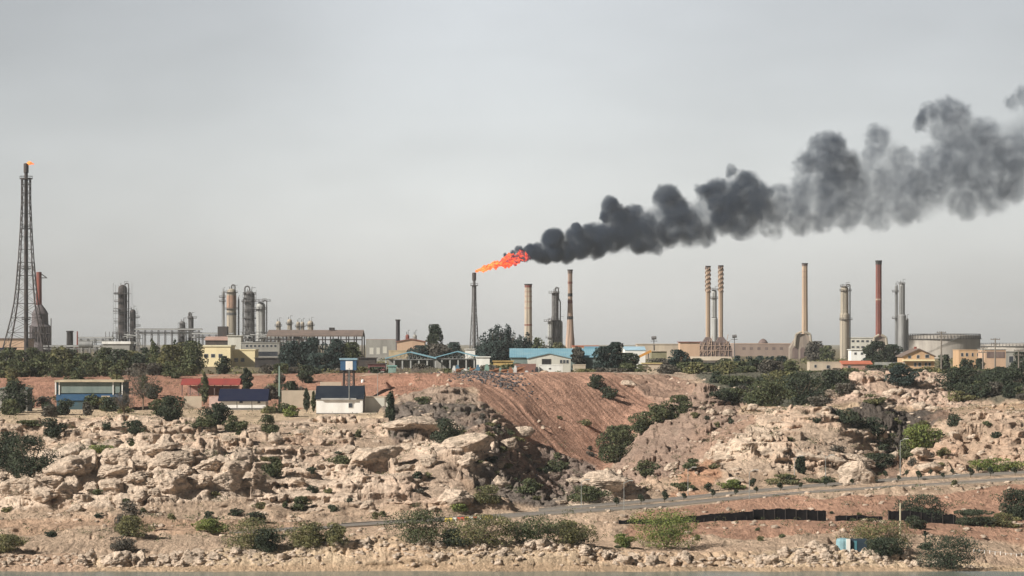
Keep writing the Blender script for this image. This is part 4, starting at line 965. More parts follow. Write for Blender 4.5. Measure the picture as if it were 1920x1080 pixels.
def lattice(px, top, base, Yd, prof, label, m, pipe_r=.9, plats=(), rings=12, flame=None, nlegs=3, name='flare_tower'):
    """prof: list of (row, half width px)"""
    s = sc_(Yd); x = (px-960)*s; zg = min(gz(px, Yd), zof(base, Yd)); z1 = zof(top, Yd)
    root = thing(name, label, 'flare tower', (x, Yd, zg)); pr = sorted(prof)
    hw = lambda z: float(np.interp(pyof(z, Yd), [a for a, b in pr], [b for a, b in pr]))*s
    MB().bar((x, Yd, zg-.3), (x, Yd, z1-3), pipe_r, 12, pipe_r*.8).build('riser_pipe', m, root)
    MB().lathe(x, Yd, [(pipe_r*.9, z1-4.5), (pipe_r*1.15, z1-4.2), (pipe_r*1.15, z1-.3), (pipe_r*.7, z1)], 12).build('flare_tip', DSTEEL, root)
    zt = zof(pr[0][0], Yd); zs = [zg+(zt-zg)*(1-(1-k/rings)**1.25) for k in range(rings+1)]
    P = lambda q, z: (x+hw(z)*math.cos(q*2*math.pi/nlegs+math.pi*(.5 if nlegs == 3 else .25)+(0 if nlegs == 4 else math.pi)), Yd+hw(z)*math.sin(q*2*math.pi/nlegs+math.pi*(.5 if nlegs == 3 else .25)+(0 if nlegs == 4 else math.pi)), z)
    if nlegs == 4: P = lambda q, z: (x+hw(z)*(-1, 1, 1, -1)[q % 4], Yd+hw(z)*(-1, -1, 1, 1)[q % 4], z)
    for q in range(nlegs):
        mb = MB()
        for a, b in zip(zs[:-1], zs[1:]): mb.bar(P(q, a), P(q, b), .34 if a < (zg+zt)/2 else .24, 6)
        mb.build('leg', m, root)
    mb = MB()
    for i, (a, b) in enumerate(zip(zs[:-1], zs[1:])):
        for q in range(nlegs):
            mb.bar(P(q, b), P(q+1, b), .13, 4)
            mb.bar(P(q, a), P(q+1, b), .11, 4); mb.bar(P(q+1, a), P(q, b), .11, 4)
        mb.bar(P(0, b), (x, Yd, b), .1, 4); mb.bar(P(1, b), (x, Yd, b), .1, 4)
    mb.build('bracing', m, root)
    for (p, w_) in plats:
        z = zof(p, Yd); mb = MB().ring(x, Yd, z, pipe_r, w_*s, .4, 14).ring(x, Yd, z+1.3, w_*s-.1, w_*s, .15, 14)
        for k in range(10): a = k*.6283; mb.bar((x+w_*s*math.cos(a), Yd+w_*s*math.sin(a), z), (x+w_*s*math.cos(a), Yd+w_*s*math.sin(a), z+1.4), .08, 4)
        mb.build('platform', DSTEEL, root)
    return root
def bld(px0, px1, top, base, Yd, depth, wall, label, roof=None, rtype='flat', roofpx=0, over=2, wins=(), name='building', cat='building', winm=None, doors=(), group=None, ground=True, frame=True, rise=None, slats=0):
    """front wall at depth Yd; wins: (px0,px1,row0,row1)"""
    s = sc_(Yd); x0 = (px0-960)*s; x1 = (px1-960)*s; zt = zof(top, Yd); zb = zof(base, Yd)
    if ground: zb = min(zb, gz((px0+px1)/2, Yd)-.4)
    xm = (x0+x1)/2; root = thing(name, label, cat, (xm, Yd+depth/2, zb), group); y1 = Yd+depth; o = over*s
    if rtype == 'gable':        # gable facing the camera
        zr = zof(top-roofpx, Yd); MB().prism([(x0, zb), (x1, zb), (x1, zt), (xm, zr), (x0, zt)], Yd, y1).build('wall', wall, root)
        t = .35; k_ = (zr-zt)/((x1-x0)/2)
        MB().prism([(x0-o, zt-o*k_+.02), (xm, zr+.02), (x1+o, zt-o*k_+.02), (x1+o, zt-o*k_+t), (xm, zr+t), (x0-o, zt-o*k_+t)], Yd-o, y1+o).build('roof', roof or BROWNR, root)
    elif rtype == 'ridge':      # ridge parallel to the front, the near slope is seen
        zr = zof(top-roofpx, Yd); MB().xprism([(Yd, zb), (y1, zb), (y1, zt), ((Yd+y1)/2, zr-.2), (Yd, zt)], x0, x1).build('wall', wall, root)
        t = .25; h_ = (zr-zt)/(depth/2); MB().xprism([(Yd-o, zt-o*h_+.03), ((Yd+y1)/2, zr+.03), (y1+o, zt-o*h_+.03), (y1+o, zt-o*h_+t), ((Yd+y1)/2, zr+t), (Yd-o, zt-o*h_+t)], x0-o, x1+o).build('roof', roof or BROWNR, root)
        if slats:
            mb = MB(); n_ = slats
            for i in range(n_+1): xx = x0-o+(x1-x0+2*o)*i/n_; mb.bar((xx, Yd-o, zt-o*h_+t+.03), (xx, (Yd+y1)/2, zr+t+.03), .05, 4)
            mb.build('roof_ribs', roof, root)
    else:
        MB().box(x0, x1, Yd, y1, zb, zt).build('wall', wall, root)
        rp = max(roofpx*s, .25); MB().box(x0-o, x1+o, Yd-o, y1+o, zt+.003, zt+rp).build('roof' if roofpx else 'parapet', roof or wall, root)
    for (a, b, c, d_) in wins:
        xa, xb, za, zb_ = (a-960)*s, (b-960)*s, zof(d_, Yd), zof(c, Yd)
        if frame:
            mb = MB(); t = min(.12, (xb-xa)*.12)
            mb.box(xa-t, xb+t, Yd-.08, Yd-.004, za-t, za).box(xa-t, xb+t, Yd-.08, Yd-.004, zb_, zb_+t).box(xa-t, xa, Yd-.08, Yd-.004, za, zb_).box(xb, xb+t, Yd-.08, Yd-.004, za, zb_)
            fr = mb.build('window', FRAME, root); pn = MB().box(xa, xb, Yd-.04, Yd-.006, za, zb_).build('pane', winm or GLASS, fr)
            pn.parent = fr
        else: MB().box(xa, xb, Yd-.06, Yd-.004, za, zb_).build('opening', winm or GLASS, root)
    for (a, b, c, d_) in doors: MB().box((a-960)*s, (b-960)*s, Yd-.07, Yd-.003, zof(d_, Yd), zof(c, Yd)).build('door', M('grey_door', (.12,.13,.14), sc=1), root)
    return root
def part_box(root, name, px0, px1, r0, r1, Yd, dy, m):
    s = sc_(Yd); return MB().box((px0-960)*s, (px1-960)*s, Yd, Yd+dy, zof(r1, Yd), zof(r0, Yd)).build(name, m, root)
def post(px, top, base, Yd, r, m, label, name='post', cat='post', arm=None, group=None, lamp=False, cross=False):
    s = sc_(Yd); x = (px-960)*s; zb = gz(px, Yd) if base is None else min(zof(base, Yd), gz(px, Yd)); z1 = zof(top, Yd)
    root = thing(name, label, cat, (x, Yd, zb), group); MB().bar((x, Yd, zb-.3), (x, Yd, z1), r, 8, r*.6).build('pole', m, root)
    if lamp:
        MB().path([(x, Yd, z1-.1), (x+.9, Yd-.2, z1+.35)], .05, 5).build('arm', m, root); MB().box(x+.7, x+1.5, Yd-.35, Yd-.05, z1+.28, z1+.42).build('lamp_head', FRAME, root)
    if cross:
        mb = MB(); 
        for k in (0, 1): mb.box(x-1.4, x+1.4, Yd-.18, Yd-.02, z1-.5-k*1.3, z1-.3-k*1.3)
        mb.build('crossarm', m, root); mb = MB()
        for k in (0, 1):
            for q in (-1.2, -.5, .5, 1.2): mb.bar((x+q, Yd-.1, z1-.3-k*1.3), (x+q, Yd-.1, z1-k*1.3), .09, 6)
        mb.build('insulators', MSTEEL, root)
    return root

# ---------------------------------------------------------------- left: old flare tower and furnace
left_flare = lattice(49, 306, 656, 1300, [(334,7.5),(375,7.5),(440,10),(500,13.5),(560,18),(600,25),(640,34),(660,39)],
   'tallest black lattice flare tower at the far left with a tiny flame on top', DSTEEL, pipe_r=1.0, plats=[(336,12),(430,7.5),(505,9),(600,8)], rings=15, nlegs=4)
s = sc_(1500); x = (75-960)*s; Yd = 1500; zb = gz(75, Yd)
fr_ = thing('furnace', 'dark round furnace with a cone top behind the tall left flare tower', 'furnace', (x, Yd, zb))
MB().lathe(x, Yd, [(20*s, zb-.3), (20*s, zof(614, Yd)), (20.8*s, zof(613.5, Yd)), (20.8*s, zof(612, Yd)), (16*s, zof(608, Yd)), (15*s, zof(590, Yd)), (15.6*s, zof(589.6, Yd)), (15.6*s, zof(588, Yd)), (11*s, zof(580, Yd)), (4*s, zof(571, Yd))], 20).build('body', M('furnace_brick', (.14,.12,.12), (.085,.075,.08), sc=.3, streak=True), fr_)
MB().bar((x-2*s, Yd, zof(572, Yd)), (x-2*s, Yd, zof(510, Yd)), 5.5*s, 12, 5*s).build('stack', RUST, fr_)
MB().path([(x, Yd, zof(512, Yd)), (x+13*s, Yd, zof(521, Yd)), (x, Yd, zof(521, Yd))], .25, 5).build('bracket', DSTEEL, fr_)
mb = MB()
for k in range(9): mb.bar((x+(-20+5*k)*s, Yd-20.5*s, zof(640, Yd)), (x+(-20+5*k)*s, Yd-20.5*s, zof(612, Yd)), .25, 4)
mb.bar((x-21*s, Yd-20.5*s, zof(625, Yd)), (x+24*s, Yd-20.5*s, zof(625, Yd)), .3, 4).bar((x+24*s, Yd-20*s, zb), (x+24*s, Yd-20*s, zof(597, Yd)), .3, 4); mb.build('gantry', DSTEEL, fr_)
bld(-40, 48, 636, 668, 1420, 25, PEACH, 'long low peach building behind the foot of the tall left flare tower', roof=BROWNR, roofpx=2)
bld(-30, 18, 655, 672, 1250, 15, GREYC, 'dark low shed at the left edge in front of the peach building', roof=NAVY, roofpx=3)
r_ = stack(131, 12, 13, 622, 660, 1500, SOOT, 'short fat black chimney right of the left furnace', rim=True)
post(145, 621, 668, 1480, .55, RUST, 'thin rust-red stub post beside the short black chimney', name='vent_pipe', cat='pipe')
def piperack(px0, px1, row, base, Yd, label, n, hrow=6, m=MSTEEL, name='pipe_rack', levels=2):
    s = sc_(Yd); x0 = (px0-960)*s; x1 = (px1-960)*s; zt = zof(row, Yd); zb = gz((px0+px1)/2, Yd)
    root = thing(name, label, 'pipe rack', ((x0+x1)/2, Yd, zb)); mb = MB()
    for i in range(n+1):
        x = x0+(x1-x0)*i/n
        for yy in (Yd, Yd+6): MB_ = mb.bar((x, yy, zb-.4), (x, yy, zt), .32, 4)
        for l in range(levels): mb.bar((x, Yd, zt-l*hrow*s), (x, Yd+6, zt-l*hrow*s), .25, 4)
    for l in range(levels): mb.bar((x0, Yd, zt-.3-l*hrow*s), (x1, Yd, zt-.3-l*hrow*s), .25, 4)
    mb.build('frame', m, root)
    for l in range(levels):
        for j, r in enumerate((.35, .5, .28)): MB().bar((x0-2, Yd+1+j*1.9, zt+.35-l*hrow*s+r), (x1+2, Yd+1+j*1.9, zt+.35-l*hrow*s+r), r, 7).build('pipe', (LSTEEL, MSTEEL, STEEL)[j], root)
    return root
piperack(88, 180, 652, 668, 1450, 'low pipe rack right of the left furnace', 7, 5)
piperack(150, 205, 636, 660, 1650, 'short pipe rack left of the scaffolded column', 4, 5)
# horizontal drum
s = sc_(1430); zb = gz(178, 1430)
dr = thing('drum_vessel', 'rust-dark horizontal drum between black chimney and scaffolded column', 'vessel', ((160-960)*s, 1430, zb)); MB().bar(((148-960)*s, 1430, zof(646, 1430)), ((174-960)*s, 1430, zof(646, 1430)), 1.7, 14).build('shell', STEEL, dr); MB().box((152-960)*s, (154-960)*s, 1429, 1431, zb-.3, zof(650, 1430)).box((168-960)*s, (170-960)*s, 1429, 1431, zb-.3, zof(650, 1430)).build('saddle', GREYC, dr)

# ---------------------------------------------------------------- process columns
def complexframe(px0, px1, top, base, Yd, label, seed, dep=14, cell=7, m=MSTEEL, dens=.55):
    """open steel process structure with floors, pipes and small vessels"""
    s = sc_(Yd); rq = random.Random(seed); x0 = (px0-960)*s; x1 = (px1-960)*s; zt = zof(top, Yd); zb = gz((px0+px1)/2, Yd)
    root = thing('process_structure', label, 'structure', ((x0+x1)/2, Yd+dep/2, zb)); nx_ = max(2, int((px1-px0)/cell)); nz = max(2, int((zt-zb)/3.2)); mb = MB()
    for i in range(nx_+1):
        for yy in (Yd, Yd+dep): mb.bar((x0+(x1-x0)*i/nx_, yy, zb-.4), (x0+(x1-x0)*i/nx_, yy, zt-rq.choice([0, 0, 3.2])), .22, 4)
    for k in range(1, nz+1):
        z = zb+(zt-zb)*k/nz; a = rq.choice([0, 0, .2, .35]) if k == nz else 0; b = rq.choice([1, 1, .8, .6]) if k == nz else 1
        mb.box(x0+(x1-x0)*a, x0+(x1-x0)*b, Yd, Yd+dep, z-.3, z); mb.bar((x0+(x1-x0)*a, Yd-.1, z+1.1), (x0+(x1-x0)*b, Yd-.1, z+1.1), .06, 4)
    mb.build('steel_frame', m, root); pb = MB()
    for i in range(int((px1-px0)*dens)):
        x = rq.uniform(x0, x1); z = zb+(zt-zb)*rq.randint(0, nz-1)/nz; t = rq.random()
        if t < .4: pb.bar((x, Yd+rq.uniform(-.5, dep), z), (x, Yd+1, z+rq.uniform(2, 7)), rq.uniform(.12, .35), 6)
        elif t < .75: pb.bar((x, Yd-.4, z+rq.uniform(.5, 2.4)), (min(x1, x+rq.uniform(3, 9)), Yd-.4, z+rq.uniform(.5, 2.4)), rq.uniform(.15, .35), 6)
        else: pb.box(x, min(x1+.5, x+rq.uniform(.8, 2.4)), Yd-.5, Yd+2, z, z+rq.uniform(.8, 2.2))
    pb.build('piping', LSTEEL, root); vb = MB()
    for i in range(int((px1-px0)*dens*.25)):
        x = rq.uniform(x0, x1); z = zb+(zt-zb)*rq.randint(0, nz-1)/nz; vb.bar((x, Yd+2, z+1.3), (x+rq.uniform(2, 5), Yd+2, z+1.3), rq.uniform(.6, 1.1), 10)
    vb.build('exchangers', STEEL, root)
    return root
complexframe(198, 262, 622, 668, 1700, 'open steel structure around the foot of the scaffolded dark column', 1)
bld(193, 243, 645, 668, 1600, 14, GREYC, 'low building with a bright pale roof below the scaffolded dark column', roof=WHITE, roofpx=5)
vessel(230, 17, 534, 665, 1720, DSTEEL, 'tall dark column wrapped in scaffolding, left of all the process columns', platforms=[(552,5,-1),(566,5,-1),(585,6,-1),(604,5,-1)], scaffold=7, pipe=1)
vessel(249, 11, 580, 665, 1720, DSTEEL, 'short dark column right next to the scaffolded tall one', platforms=[(596,5,1),(612,6,1)], scaffold=3)
piperack(258, 372, 620, 665, 1680, 'long elevated pipe rack right of the scaffolded column', 9, 7)
vessel(342, 11, 602, 668, 1690, MSTEEL, 'left one of the pair of small dark columns along the pipe rack', platforms=[(620,3,0),(640,3,0)], scaffold=2)
vessel(358, 10, 592, 668, 1690, MSTEEL, 'right taller one of the pair of small dark columns along the pipe rack', platforms=[(597,4,1),(620,4,0),(636,5,0)], neck=-2)
piperack(366, 430, 628, 665, 1660, 'pipe rack ending at the column with the reddish middle', 5, 7)
bld(408, 426, 613, 664, 1560, 8, DSTEEL, 'dark box-like tower house at the foot of the reddish column', roofpx=1, roof=DSTEEL, over=0)
vessel(434, 18, 541, 665, 1700, TANCL, 'tall tan column with a rusty red middle and curved pipe on top', platforms=[(549,3,0),(580,3,0)], neck=3.2, hoops=[(586,5)], name='distillation_column')
c_ = KIDS['distillation_column'][-1] if 'distillation_column' in KIDS else None
s = sc_(1700); MB().ring((434-960)*s, 1700, zof(578, 1700), 7*s, 9.0*s+.06, 24*s, 20).build('rusty_section', M('rusty_steel', (.38,.24,.17), (.30,.20,.15), sc=.4), [o for o in bpy.data.objects if o.get('label', '').startswith('tall tan column')][0])
vessel(419, 4.5, 545, 665, 1700, STEEL, 'thin grey riser left of the tan column with the rusty middle', platforms=[(558,4,-1),(566,4,-1)], name='riser', cat='pipe')
vessel(447.5, 3.0, 560, 665, 1702, STEEL, 'thinnest grey riser just right of the tan column with rusty middle', name='riser', cat='pipe')
vessel(468, 19, 545, 665, 1700, MSTEEL, 'tall dark column with big looped pipe, left of the pale column with wide platform', platforms=[(552,3,0),(566,4,-1),(584,3,0),(598,3,0),(612,3,0)], neck=-4.5, pipe=1, scaffold=2)
vessel(489, 17, 566, 665, 1690, LSTEEL, 'pale column with a wide top platform beside the looped pipe column', platforms=[(565,7,1),(580,4,-1)], pipe=1)
complexframe(450, 582, 622, 668, 1640, 'crowded pipework structure between the tall columns and the open shed', 5, cell=6, dens=1.2)
complexframe(392, 452, 634, 668, 1600, 'small pipework structure at the feet of the tan column', 9, dens=.8)
for px, ww, top, lb in ((522,9,602,'first small vessel right of the pale column, with a pointed top'),(543,9,598,'second small vessel from the pale column'),(559,7,603,'third small vessel from the pale column'),(567,7,603,'slim fourth small vessel from the pale column'),(582,11,601,'fifth small vessel, nearest to the open shed')):
    vessel(px, ww, top, 640, 1680, TANCL, lb, platforms=[(top+10, 2.5, 0)], name='small_vessel', cat='vessel')
# shed with an open side
s = sc_(1500); Yd = 1500; zb = gz(600, Yd); x0 = (500-960)*s; xr = (668-960)*s; x1 = (680-960)*s
sh = thing('open_shed', 'long brown-roofed open shed on posts behind the dark grove', 'shed', ((x0+x1)/2, Yd+10, zb))
MB().xprism([(Yd-1, zof(631, Yd)), (Yd+11, zof(621, Yd)), (Yd+23, zof(631, Yd)), (Yd+23, zof(628.5, Yd)), (Yd+11, zof(618.5, Yd)), (Yd-1, zof(628.5, Yd))], x0, x1).build('roof', BROWNR, sh)
MB().box((615-960)*s, (625-960)*s, Yd+9, Yd+13, zof(619, Yd), zof(614, Yd)).build('roof_vent', SOOT, sh)
mb = MB()
for k in range(13):
    for yy in (Yd, Yd+22): mb.box(x0+(x1-x0-.6)*k/12, x0+(x1-x0-.6)*k/12+.6, yy, yy+.6, zb-.3, zof(629.5, Yd))
mb.build('posts', DSTEEL, sh); MB().box(x0, x1, Yd+.1, Yd+.4, zof(638, Yd), zof(636, Yd)).build('girder', DSTEEL, sh)
# yellow building group
bld(372, 432, 650, 695, 1100, 18, YELL, 'yellow building with flat cream roof edge on the plateau, left part', roof=M('cream_fascia', (.75,.68,.48), sc=.5), roofpx=3, over=1.5, wins=[(383,390,664,670),(396,403,664,670),(410,417,664,670)])
bld(430, 478, 657, 695, 1110, 15, YELL, 'right lower wing of the yellow building ending below the dark glazed storey', roof=YELL, roofpx=2, over=1, wins=[(440,446,672,678),(452,458,672,678)])
bld(427, 452, 630, 660, 1180, 10, OFFW, 'plain pale block standing behind the yellow building')
bld(385, 428, 638, 660, 1190, 14, DSTEEL, 'dark hall with a pinkish lean roof left of the plain pale block', roof=M('pink_roof', (.42,.28,.23), sc=.4), rtype='ridge', roofpx=6)
bld(453, 524, 643, 690, 1150, 14, GREYC, 'grey concrete block with a row of small dark windows beside the dark grove', roofpx=1.5, over=1, roof=GREYC, wins=[(461+i*7.6, 465.5+i*7.6, 646.5, 651) for i in range(8)]+[(457,521,659,668)])
bld(478, 524, 672, 692, 1080, 10, SOOT, 'very dark low building under the grey concrete block')
# middle: grey hall, black chimney, peach buildings
bld(686, 742, 637, 682, 1400, 20, GREYC, 'grey hall with pale bays left of the black chimney', roof=M('pinkish_edge', (.35,.27,.24), sc=.4), roofpx=1.2, over=0, wins=[(693,700,652,664),(706,712,652,664),(718,725,650,662)], winm=OFFW)
stack(746, 7.5, 8, 601, 660, 1380, M('purple_black', (.04,.034,.042), (.06,.05,.06), sc=.4), 'free-standing plain black chimney between grey hall and peach building')
bld(744, 796, 641, 684, 1300, 18, PEACH, 'peach hall with low gable right of the plain black chimney', rtype='gable', roofpx=5, roof=M('dull_red_roof', (.30,.15,.12), sc=.4))
bld(729, 769, 658, 684, 1220, 12, M('ochre_wall', (.50,.40,.26), sc=.4), 'ochre low block in front of the peach hall', roofpx=1, over=.5)
for px, lb in ((764, 'left roof vent of the peach hall behind, rust coloured'), (778, 'right greenish roof tank on the peach hall')):
    r0 = vessel(px, 7, 627, 640, 1310, RUST if px == 764 else GREYC, lb, name='roof_tank', cat='tank')
# blue roofed sheds
def opened(px0, px1, ridge, eave, base, Yd, depth, label, roofm, npost=6):
    s = sc_(Yd); x0 = (px0-960)*s; x1 = (px1-960)*s; zb = min(gz((px0+px1)/2, Yd), zof(base, Yd)); ze = zof(eave, Yd); zr = zof(ridge, Yd); xm = x0+(x1-x0)*.48
    root = thing('canopy_shed', label, 'shed', ((x0+x1)/2, Yd+depth/2, zb)); t = .3
    MB().prism([(x0, ze), (xm, zr), (x1, ze), (x1, ze+t), (xm, zr+t), (x0, ze+t)], Yd-.6, Yd+depth).build('roof', roofm, root)
    mb = MB()
    for i in range(14):
        xx = x0+(x1-x0)*i/13; zz = ze+(zr-ze)*(1-abs(xx-xm)/((x1-x0)/2)) if abs(xx-xm) < (x1-x0)/2 else ze
        mb.bar((xx, Yd, ze-.1), (xx, Yd, max(ze, zz-.1)), .1, 4); mb.bar((xx, Yd, ze-.1), (x0+(x1-x0)*min(13, i+1)/13, Yd, max(ze, zz-.2)), .08, 4)
    mb.bar((x0, Yd, ze-.15), (x1, Yd, ze-.15), .18, 4); mb.build('truss', STEEL, root)
    for i in range(npost): xx = x0+(x1-x0-.5)*i/(npost-1); MB().box(xx, xx+.45, Yd+.1, Yd+.5, zb-.3, ze-.32).build('post', LSTEEL, root)
    MB().box(x0+.5, x1-.5, Yd+depth-1, Yd+depth-.7, zb-.3, ze-.4).build('back_wall', GREYC, root)
    return root
opened(722, 818, 661, 673, 690, 900, 16, 'open steel shed with blue roof edge, left one of two', BLUER, 7)
opened(812, 906, 660, 672, 690, 905, 16, 'open steel shed with blue roof edge, right one beside the central flare tower', BLUER, 7)
# long blue roof and its white gabled front
bld(958, 1128, 670, 700, 860, 34, GREENP, 'long low hall with a light blue roof left of the dark trees', roof=BLUER, rtype='ridge', roofpx=15, over=3, slats=40)
bld(1100, 1126, 664, 692, 905, 20, GREYC, 'end wing of the light blue roofed hall behind the egg-shaped tree', roof=BLUER, rtype='ridge', roofpx=13, over=3, slats=30)
bld(1074, 1122, 650, 690, 1150, 14, PEACH, 'low peach house with orange roof edge behind the light blue roof', roof=ORR, roofpx=2, over=1)
bld(1172, 1210, 657, 690, 960, 20, WHITE, 'small white hall with a pale blue gable roof left of the conveyor', roof=M('sky_blue_roof', (.38,.55,.66), sc=.3), rtype='ridge', roofpx=6, over=1)
wg = bld(990, 1070, 672, 699, 838, 18, OFFW, 'off-white gabled workshop with a dark gate in front of the blue hall', roof=BLUER, rtype='gable', roofpx=9, over=2, wins=[(1050+i*6, 1054+i*6, 675, 681) for i in range(3)]); part_box(wg, 'gate', 1016, 1033, 673, 684, 837.9, .06, SOOT)
bx = bld(1011, 1055, 685.5, 700, 815, 6, WHITE, 'plain white container box at the slope edge before the gabled workshop', roofpx=1, over=.4, roof=WHITE, name='container', cat='container'); part_box(bx, 'hatch', 1029, 1033, 690, 692.5, 814.92, .06, DSTEEL)
bld(965, 1005, 684, 700, 812, 5, BRICK, 'low brick wall store left of the white container box', roofpx=1, over=0)
bld(1075, 1098, 685, 697, 812, 5, STONEW, 'small beige hut right of the white container box', roofpx=1, over=.5)
bld(893, 918, 670, 686, 870, 6, WHITE, 'small white hut right of the open blue sheds', roofpx=1.5, roof=WHITE)
bld(925, 962, 678, 690, 830, 5, M('yellow_sheet', (.55,.38,.15), sc=.5), 'low yellow store between white hut and blue hall', roofpx=1)
# junk on the slope edge
junkc = [M('junk_white', (.6,.6,.58), sc=1), M('junk_blue', (.10,.20,.28), sc=1), M('junk_dark', (.04,.04,.045), sc=1), M('junk_rust', (.28,.14,.08), sc=1), M('junk_green', (.20,.32,.28), sc=1)]
rq = random.Random(2)
for i in range(46):
    px = rq.uniform(838, 1004); Yd = rq.uniform(742, 790); s = sc_(Yd); x = (px-960)*s; z = gz(px, Yd); w_ = rq.uniform(.5, 1.6); h = rq.uniform(.4, 1.5)
    mb = MB().box(x, x+w_, Yd, Yd+1.2, z-.2, z+h)
    if rq.random() < .5: mb.bar((x-.5, Yd-.2, z+h*.3), (x+w_+.8, Yd-.2, z+h*1.1), .12, 5)
    else: mb.box(x+w_*.2, x+w_*.8, Yd+.2, Yd+.9, z+h, z+h*1.4)
    o = mb.build('scrap_heap', rq.choice(junkc)); tag(o, 'heap of scrap metal and crates along the top edge of the slope', 'scrap', 'scrap heaps at the slope edge')
rng = np.random.default_rng(5); vs = []; fs = []; n0 = 0
for i in range(1100):   # dark rubbish tipped over the edge
    g_ = rng.uniform(); px = rng.normal(880, 26) if g_ < .5 else rng.normal(935, 20); yy = rng.uniform(672, 735); px += (735-yy)*.35; r = rng.uniform(.06, .28)
    V = base[0]*(1+.5*rng.normal(size=(len(base[0]), 1)))*r*np.array([1.3, 1, .8])+np.array([(px-960)/F*yy, yy, gz(px, yy)+r*.3]); vs.append(V); fs += [tuple(k+n0 for k in f) for f in base[1]]; n0 += len(V)
tag(mesh_obj('tipped_rubbish', np.concatenate(vs), np.array(fs), M('rubbish', (.045,.045,.05), (.16,.15,.15), sc=.9)), 'dark rubbish tipped over the upper edge of the red slope', 'rubbish', kind='stuff')

# ---------------------------------------------------------------- central flare tower, stacks
cflare = lattice(889, 511, 662, 1600, [(536,4.0),(560,4.2),(600,6),(640,8.5),(665,10)], 'grey lattice flare tower in the centre with the big flame', MSTEEL, pipe_r=1.0, plats=[(536,7)], rings=12, nlegs=3)
bld(872, 892, 655, 672, 1500, 6, WHITE, 'small white cabin at the foot of the central flare tower', roofpx=1, roof=WHITE)
stack(990.5, 13, 14.5, 534, 640, 1600, CREAM, 'thick cream stack rising from the spiky trees, with dark top', bands=[(545,3,PEACHC),(554,3,PEACHC),(564,3,PEACHC),(576,3,PEACHC),(608,2.5,RUST)], topm=RUST, toplen=5)
vessel(1041, 13, 546, 665, 1650, MSTEEL, 'tall dark grey column between the cream stack and the tapered chimney', platforms=[(550,4,-1),(601,5,-1),(634,5,-1)], neck=3, pipe=1)
vessel(1049, 12, 600, 665, 1652, STEEL, 'lower grey column touching the right side of the tall dark grey column', name='distillation_column')
vessel(1032, 10, 600, 665, 1648, LSTEEL, 'pale short column touching the left side of the tall dark grey column', platforms=[(603,5,-1),(634,4,0)], name='distillation_column')
stack(1069, 8.5, 17, 507, 640, 1620, PEACHC, 'slender tapered chimney with dark bands, right of the grey columns', bands=[(528,4,RUST),(550,6,SOOT),(563,6,RUST),(593,6,SOOT)], topm=BROWNR, toplen=6, flare=.62)
# plain pale walls on the horizon
bld(1195, 1305, 646, 672, 1500, 20, CREAM, 'long low cream wall building left of the twin stacks', roof=CREAM, roofpx=1.5, over=1)
bld(1275, 1312, 642, 668, 1450, 15, PEACH, 'small peach building touching the heater of the twin stacks', roof=RUST, roofpx=1.5)
bld(1222, 1250, 659, 680, 1000, 10, M('olive_wall', (.26,.24,.15), sc=.5), 'low olive walled house right of the orange conveyor', roofpx=1.5, roof=CREAM)
bld(1205, 1240, 682, 692, 800, 6, STONEW, 'low stone-coloured hut below the orange conveyor', roofpx=1, roof=M('straw_roof', (.55,.45,.22), sc=.6))
# conveyor
s = sc_(930); zc0 = zof(676, 930); cv = thing('conveyor', 'orange inclined conveyor among the dark trees', 'conveyor', ((1185-960)*s, 930, gz(1185, 930)))
MB().bar(((1183-960)*s, 930, zof(676, 930)), ((1221-960)*s, 930, zof(658, 930)), .55, 4).build('belt_frame', M('conveyor_orange', (.62,.30,.08), sc=.6), cv)
MB().bar(((1190-960)*s, 930, gz(1190, 930)-.3), ((1190-960)*s, 930, zof(674, 930)), .2, 4).bar(((1216-960)*s, 930, gz(1216, 930)-.3), ((1216-960)*s, 930, zof(661, 930)), .2, 4).build('leg', MSTEEL, cv)
# twin stacks on their heater
s = sc_(1700); Yd = 1700; zb = gz(1340, Yd); x0 = (1308-960)*s; x1 = (1371-960)*s
ht = thing('heater', 'dark brown furnace block under the twin cream stacks', 'furnace', ((x0+x1)/2, Yd, zb))
MB().prism([(x0, zb-.3), (x1, zb-.3), (x1, zof(655, Yd)), ((1364-960)*s, zof(640, Yd)), ((1314-960)*s, zof(640, Yd)), (x0, zof(655, Yd))], Yd-9, Yd+9).build('body', BRICKB, ht)
mb = MB(); rq = random.Random(4)
for k in range(26):
    xx = rq.uniform(x0, x1-2); zz = rq.uniform(zb+1, zof(644, Yd)); mb.bar((xx, Yd-9.3, zz), (xx+rq.uniform(-3, 3), Yd-9.3, zz+rq.uniform(1, 6)), .18, 5)
for k in range(8): mb.box(x0+k*(x1-x0)/8, x0+k*(x1-x0)/8+.3, Yd-9.5, Yd-9.1, zb, zof(642, Yd))
mb.bar((x0, Yd-9.4, zof(648, Yd)), (x1, Yd-9.4, zof(648, Yd)), .2, 4).bar((x0, Yd-9.4, zof(657, Yd)), (x1, Yd-9.4, zof(657, Yd)), .2, 4)
mb.build('piping', PEACHC, ht)
MB().prism([((1318-960)*s, zof(640, Yd)+.05), ((1336-960)*s, zof(640, Yd)+.05), ((1331-960)*s, zof(632, Yd)), ((1323-960)*s, zof(632, Yd))], Yd-4, Yd+4).build('hood', BRICKB, ht)
MB().prism([((1342-960)*s, zof(640, Yd)+.05), ((1362-960)*s, zof(640, Yd)+.05), ((1356-960)*s, zof(632, Yd)), ((1347-960)*s, zof(632, Yd))], Yd-4, Yd+4).build('hood', BRICKB, ht)
TW = M('twin_stack_paint', (.50,.37,.26), (.40,.29,.21), sc=.3, streak=True)
stack(1327.5, 8.5, 8.5, 500, 633, 1700, TW, 'left one of the twin stacks with spiral strakes at the top', strakes=True, topm=BRICKB, toplen=5)
stack(1351.5, 8.5, 8.5, 499, 633, 1700, TW, 'right one of the twin stacks with spiral strakes at the top', strakes=True, topm=BRICKB, toplen=5)
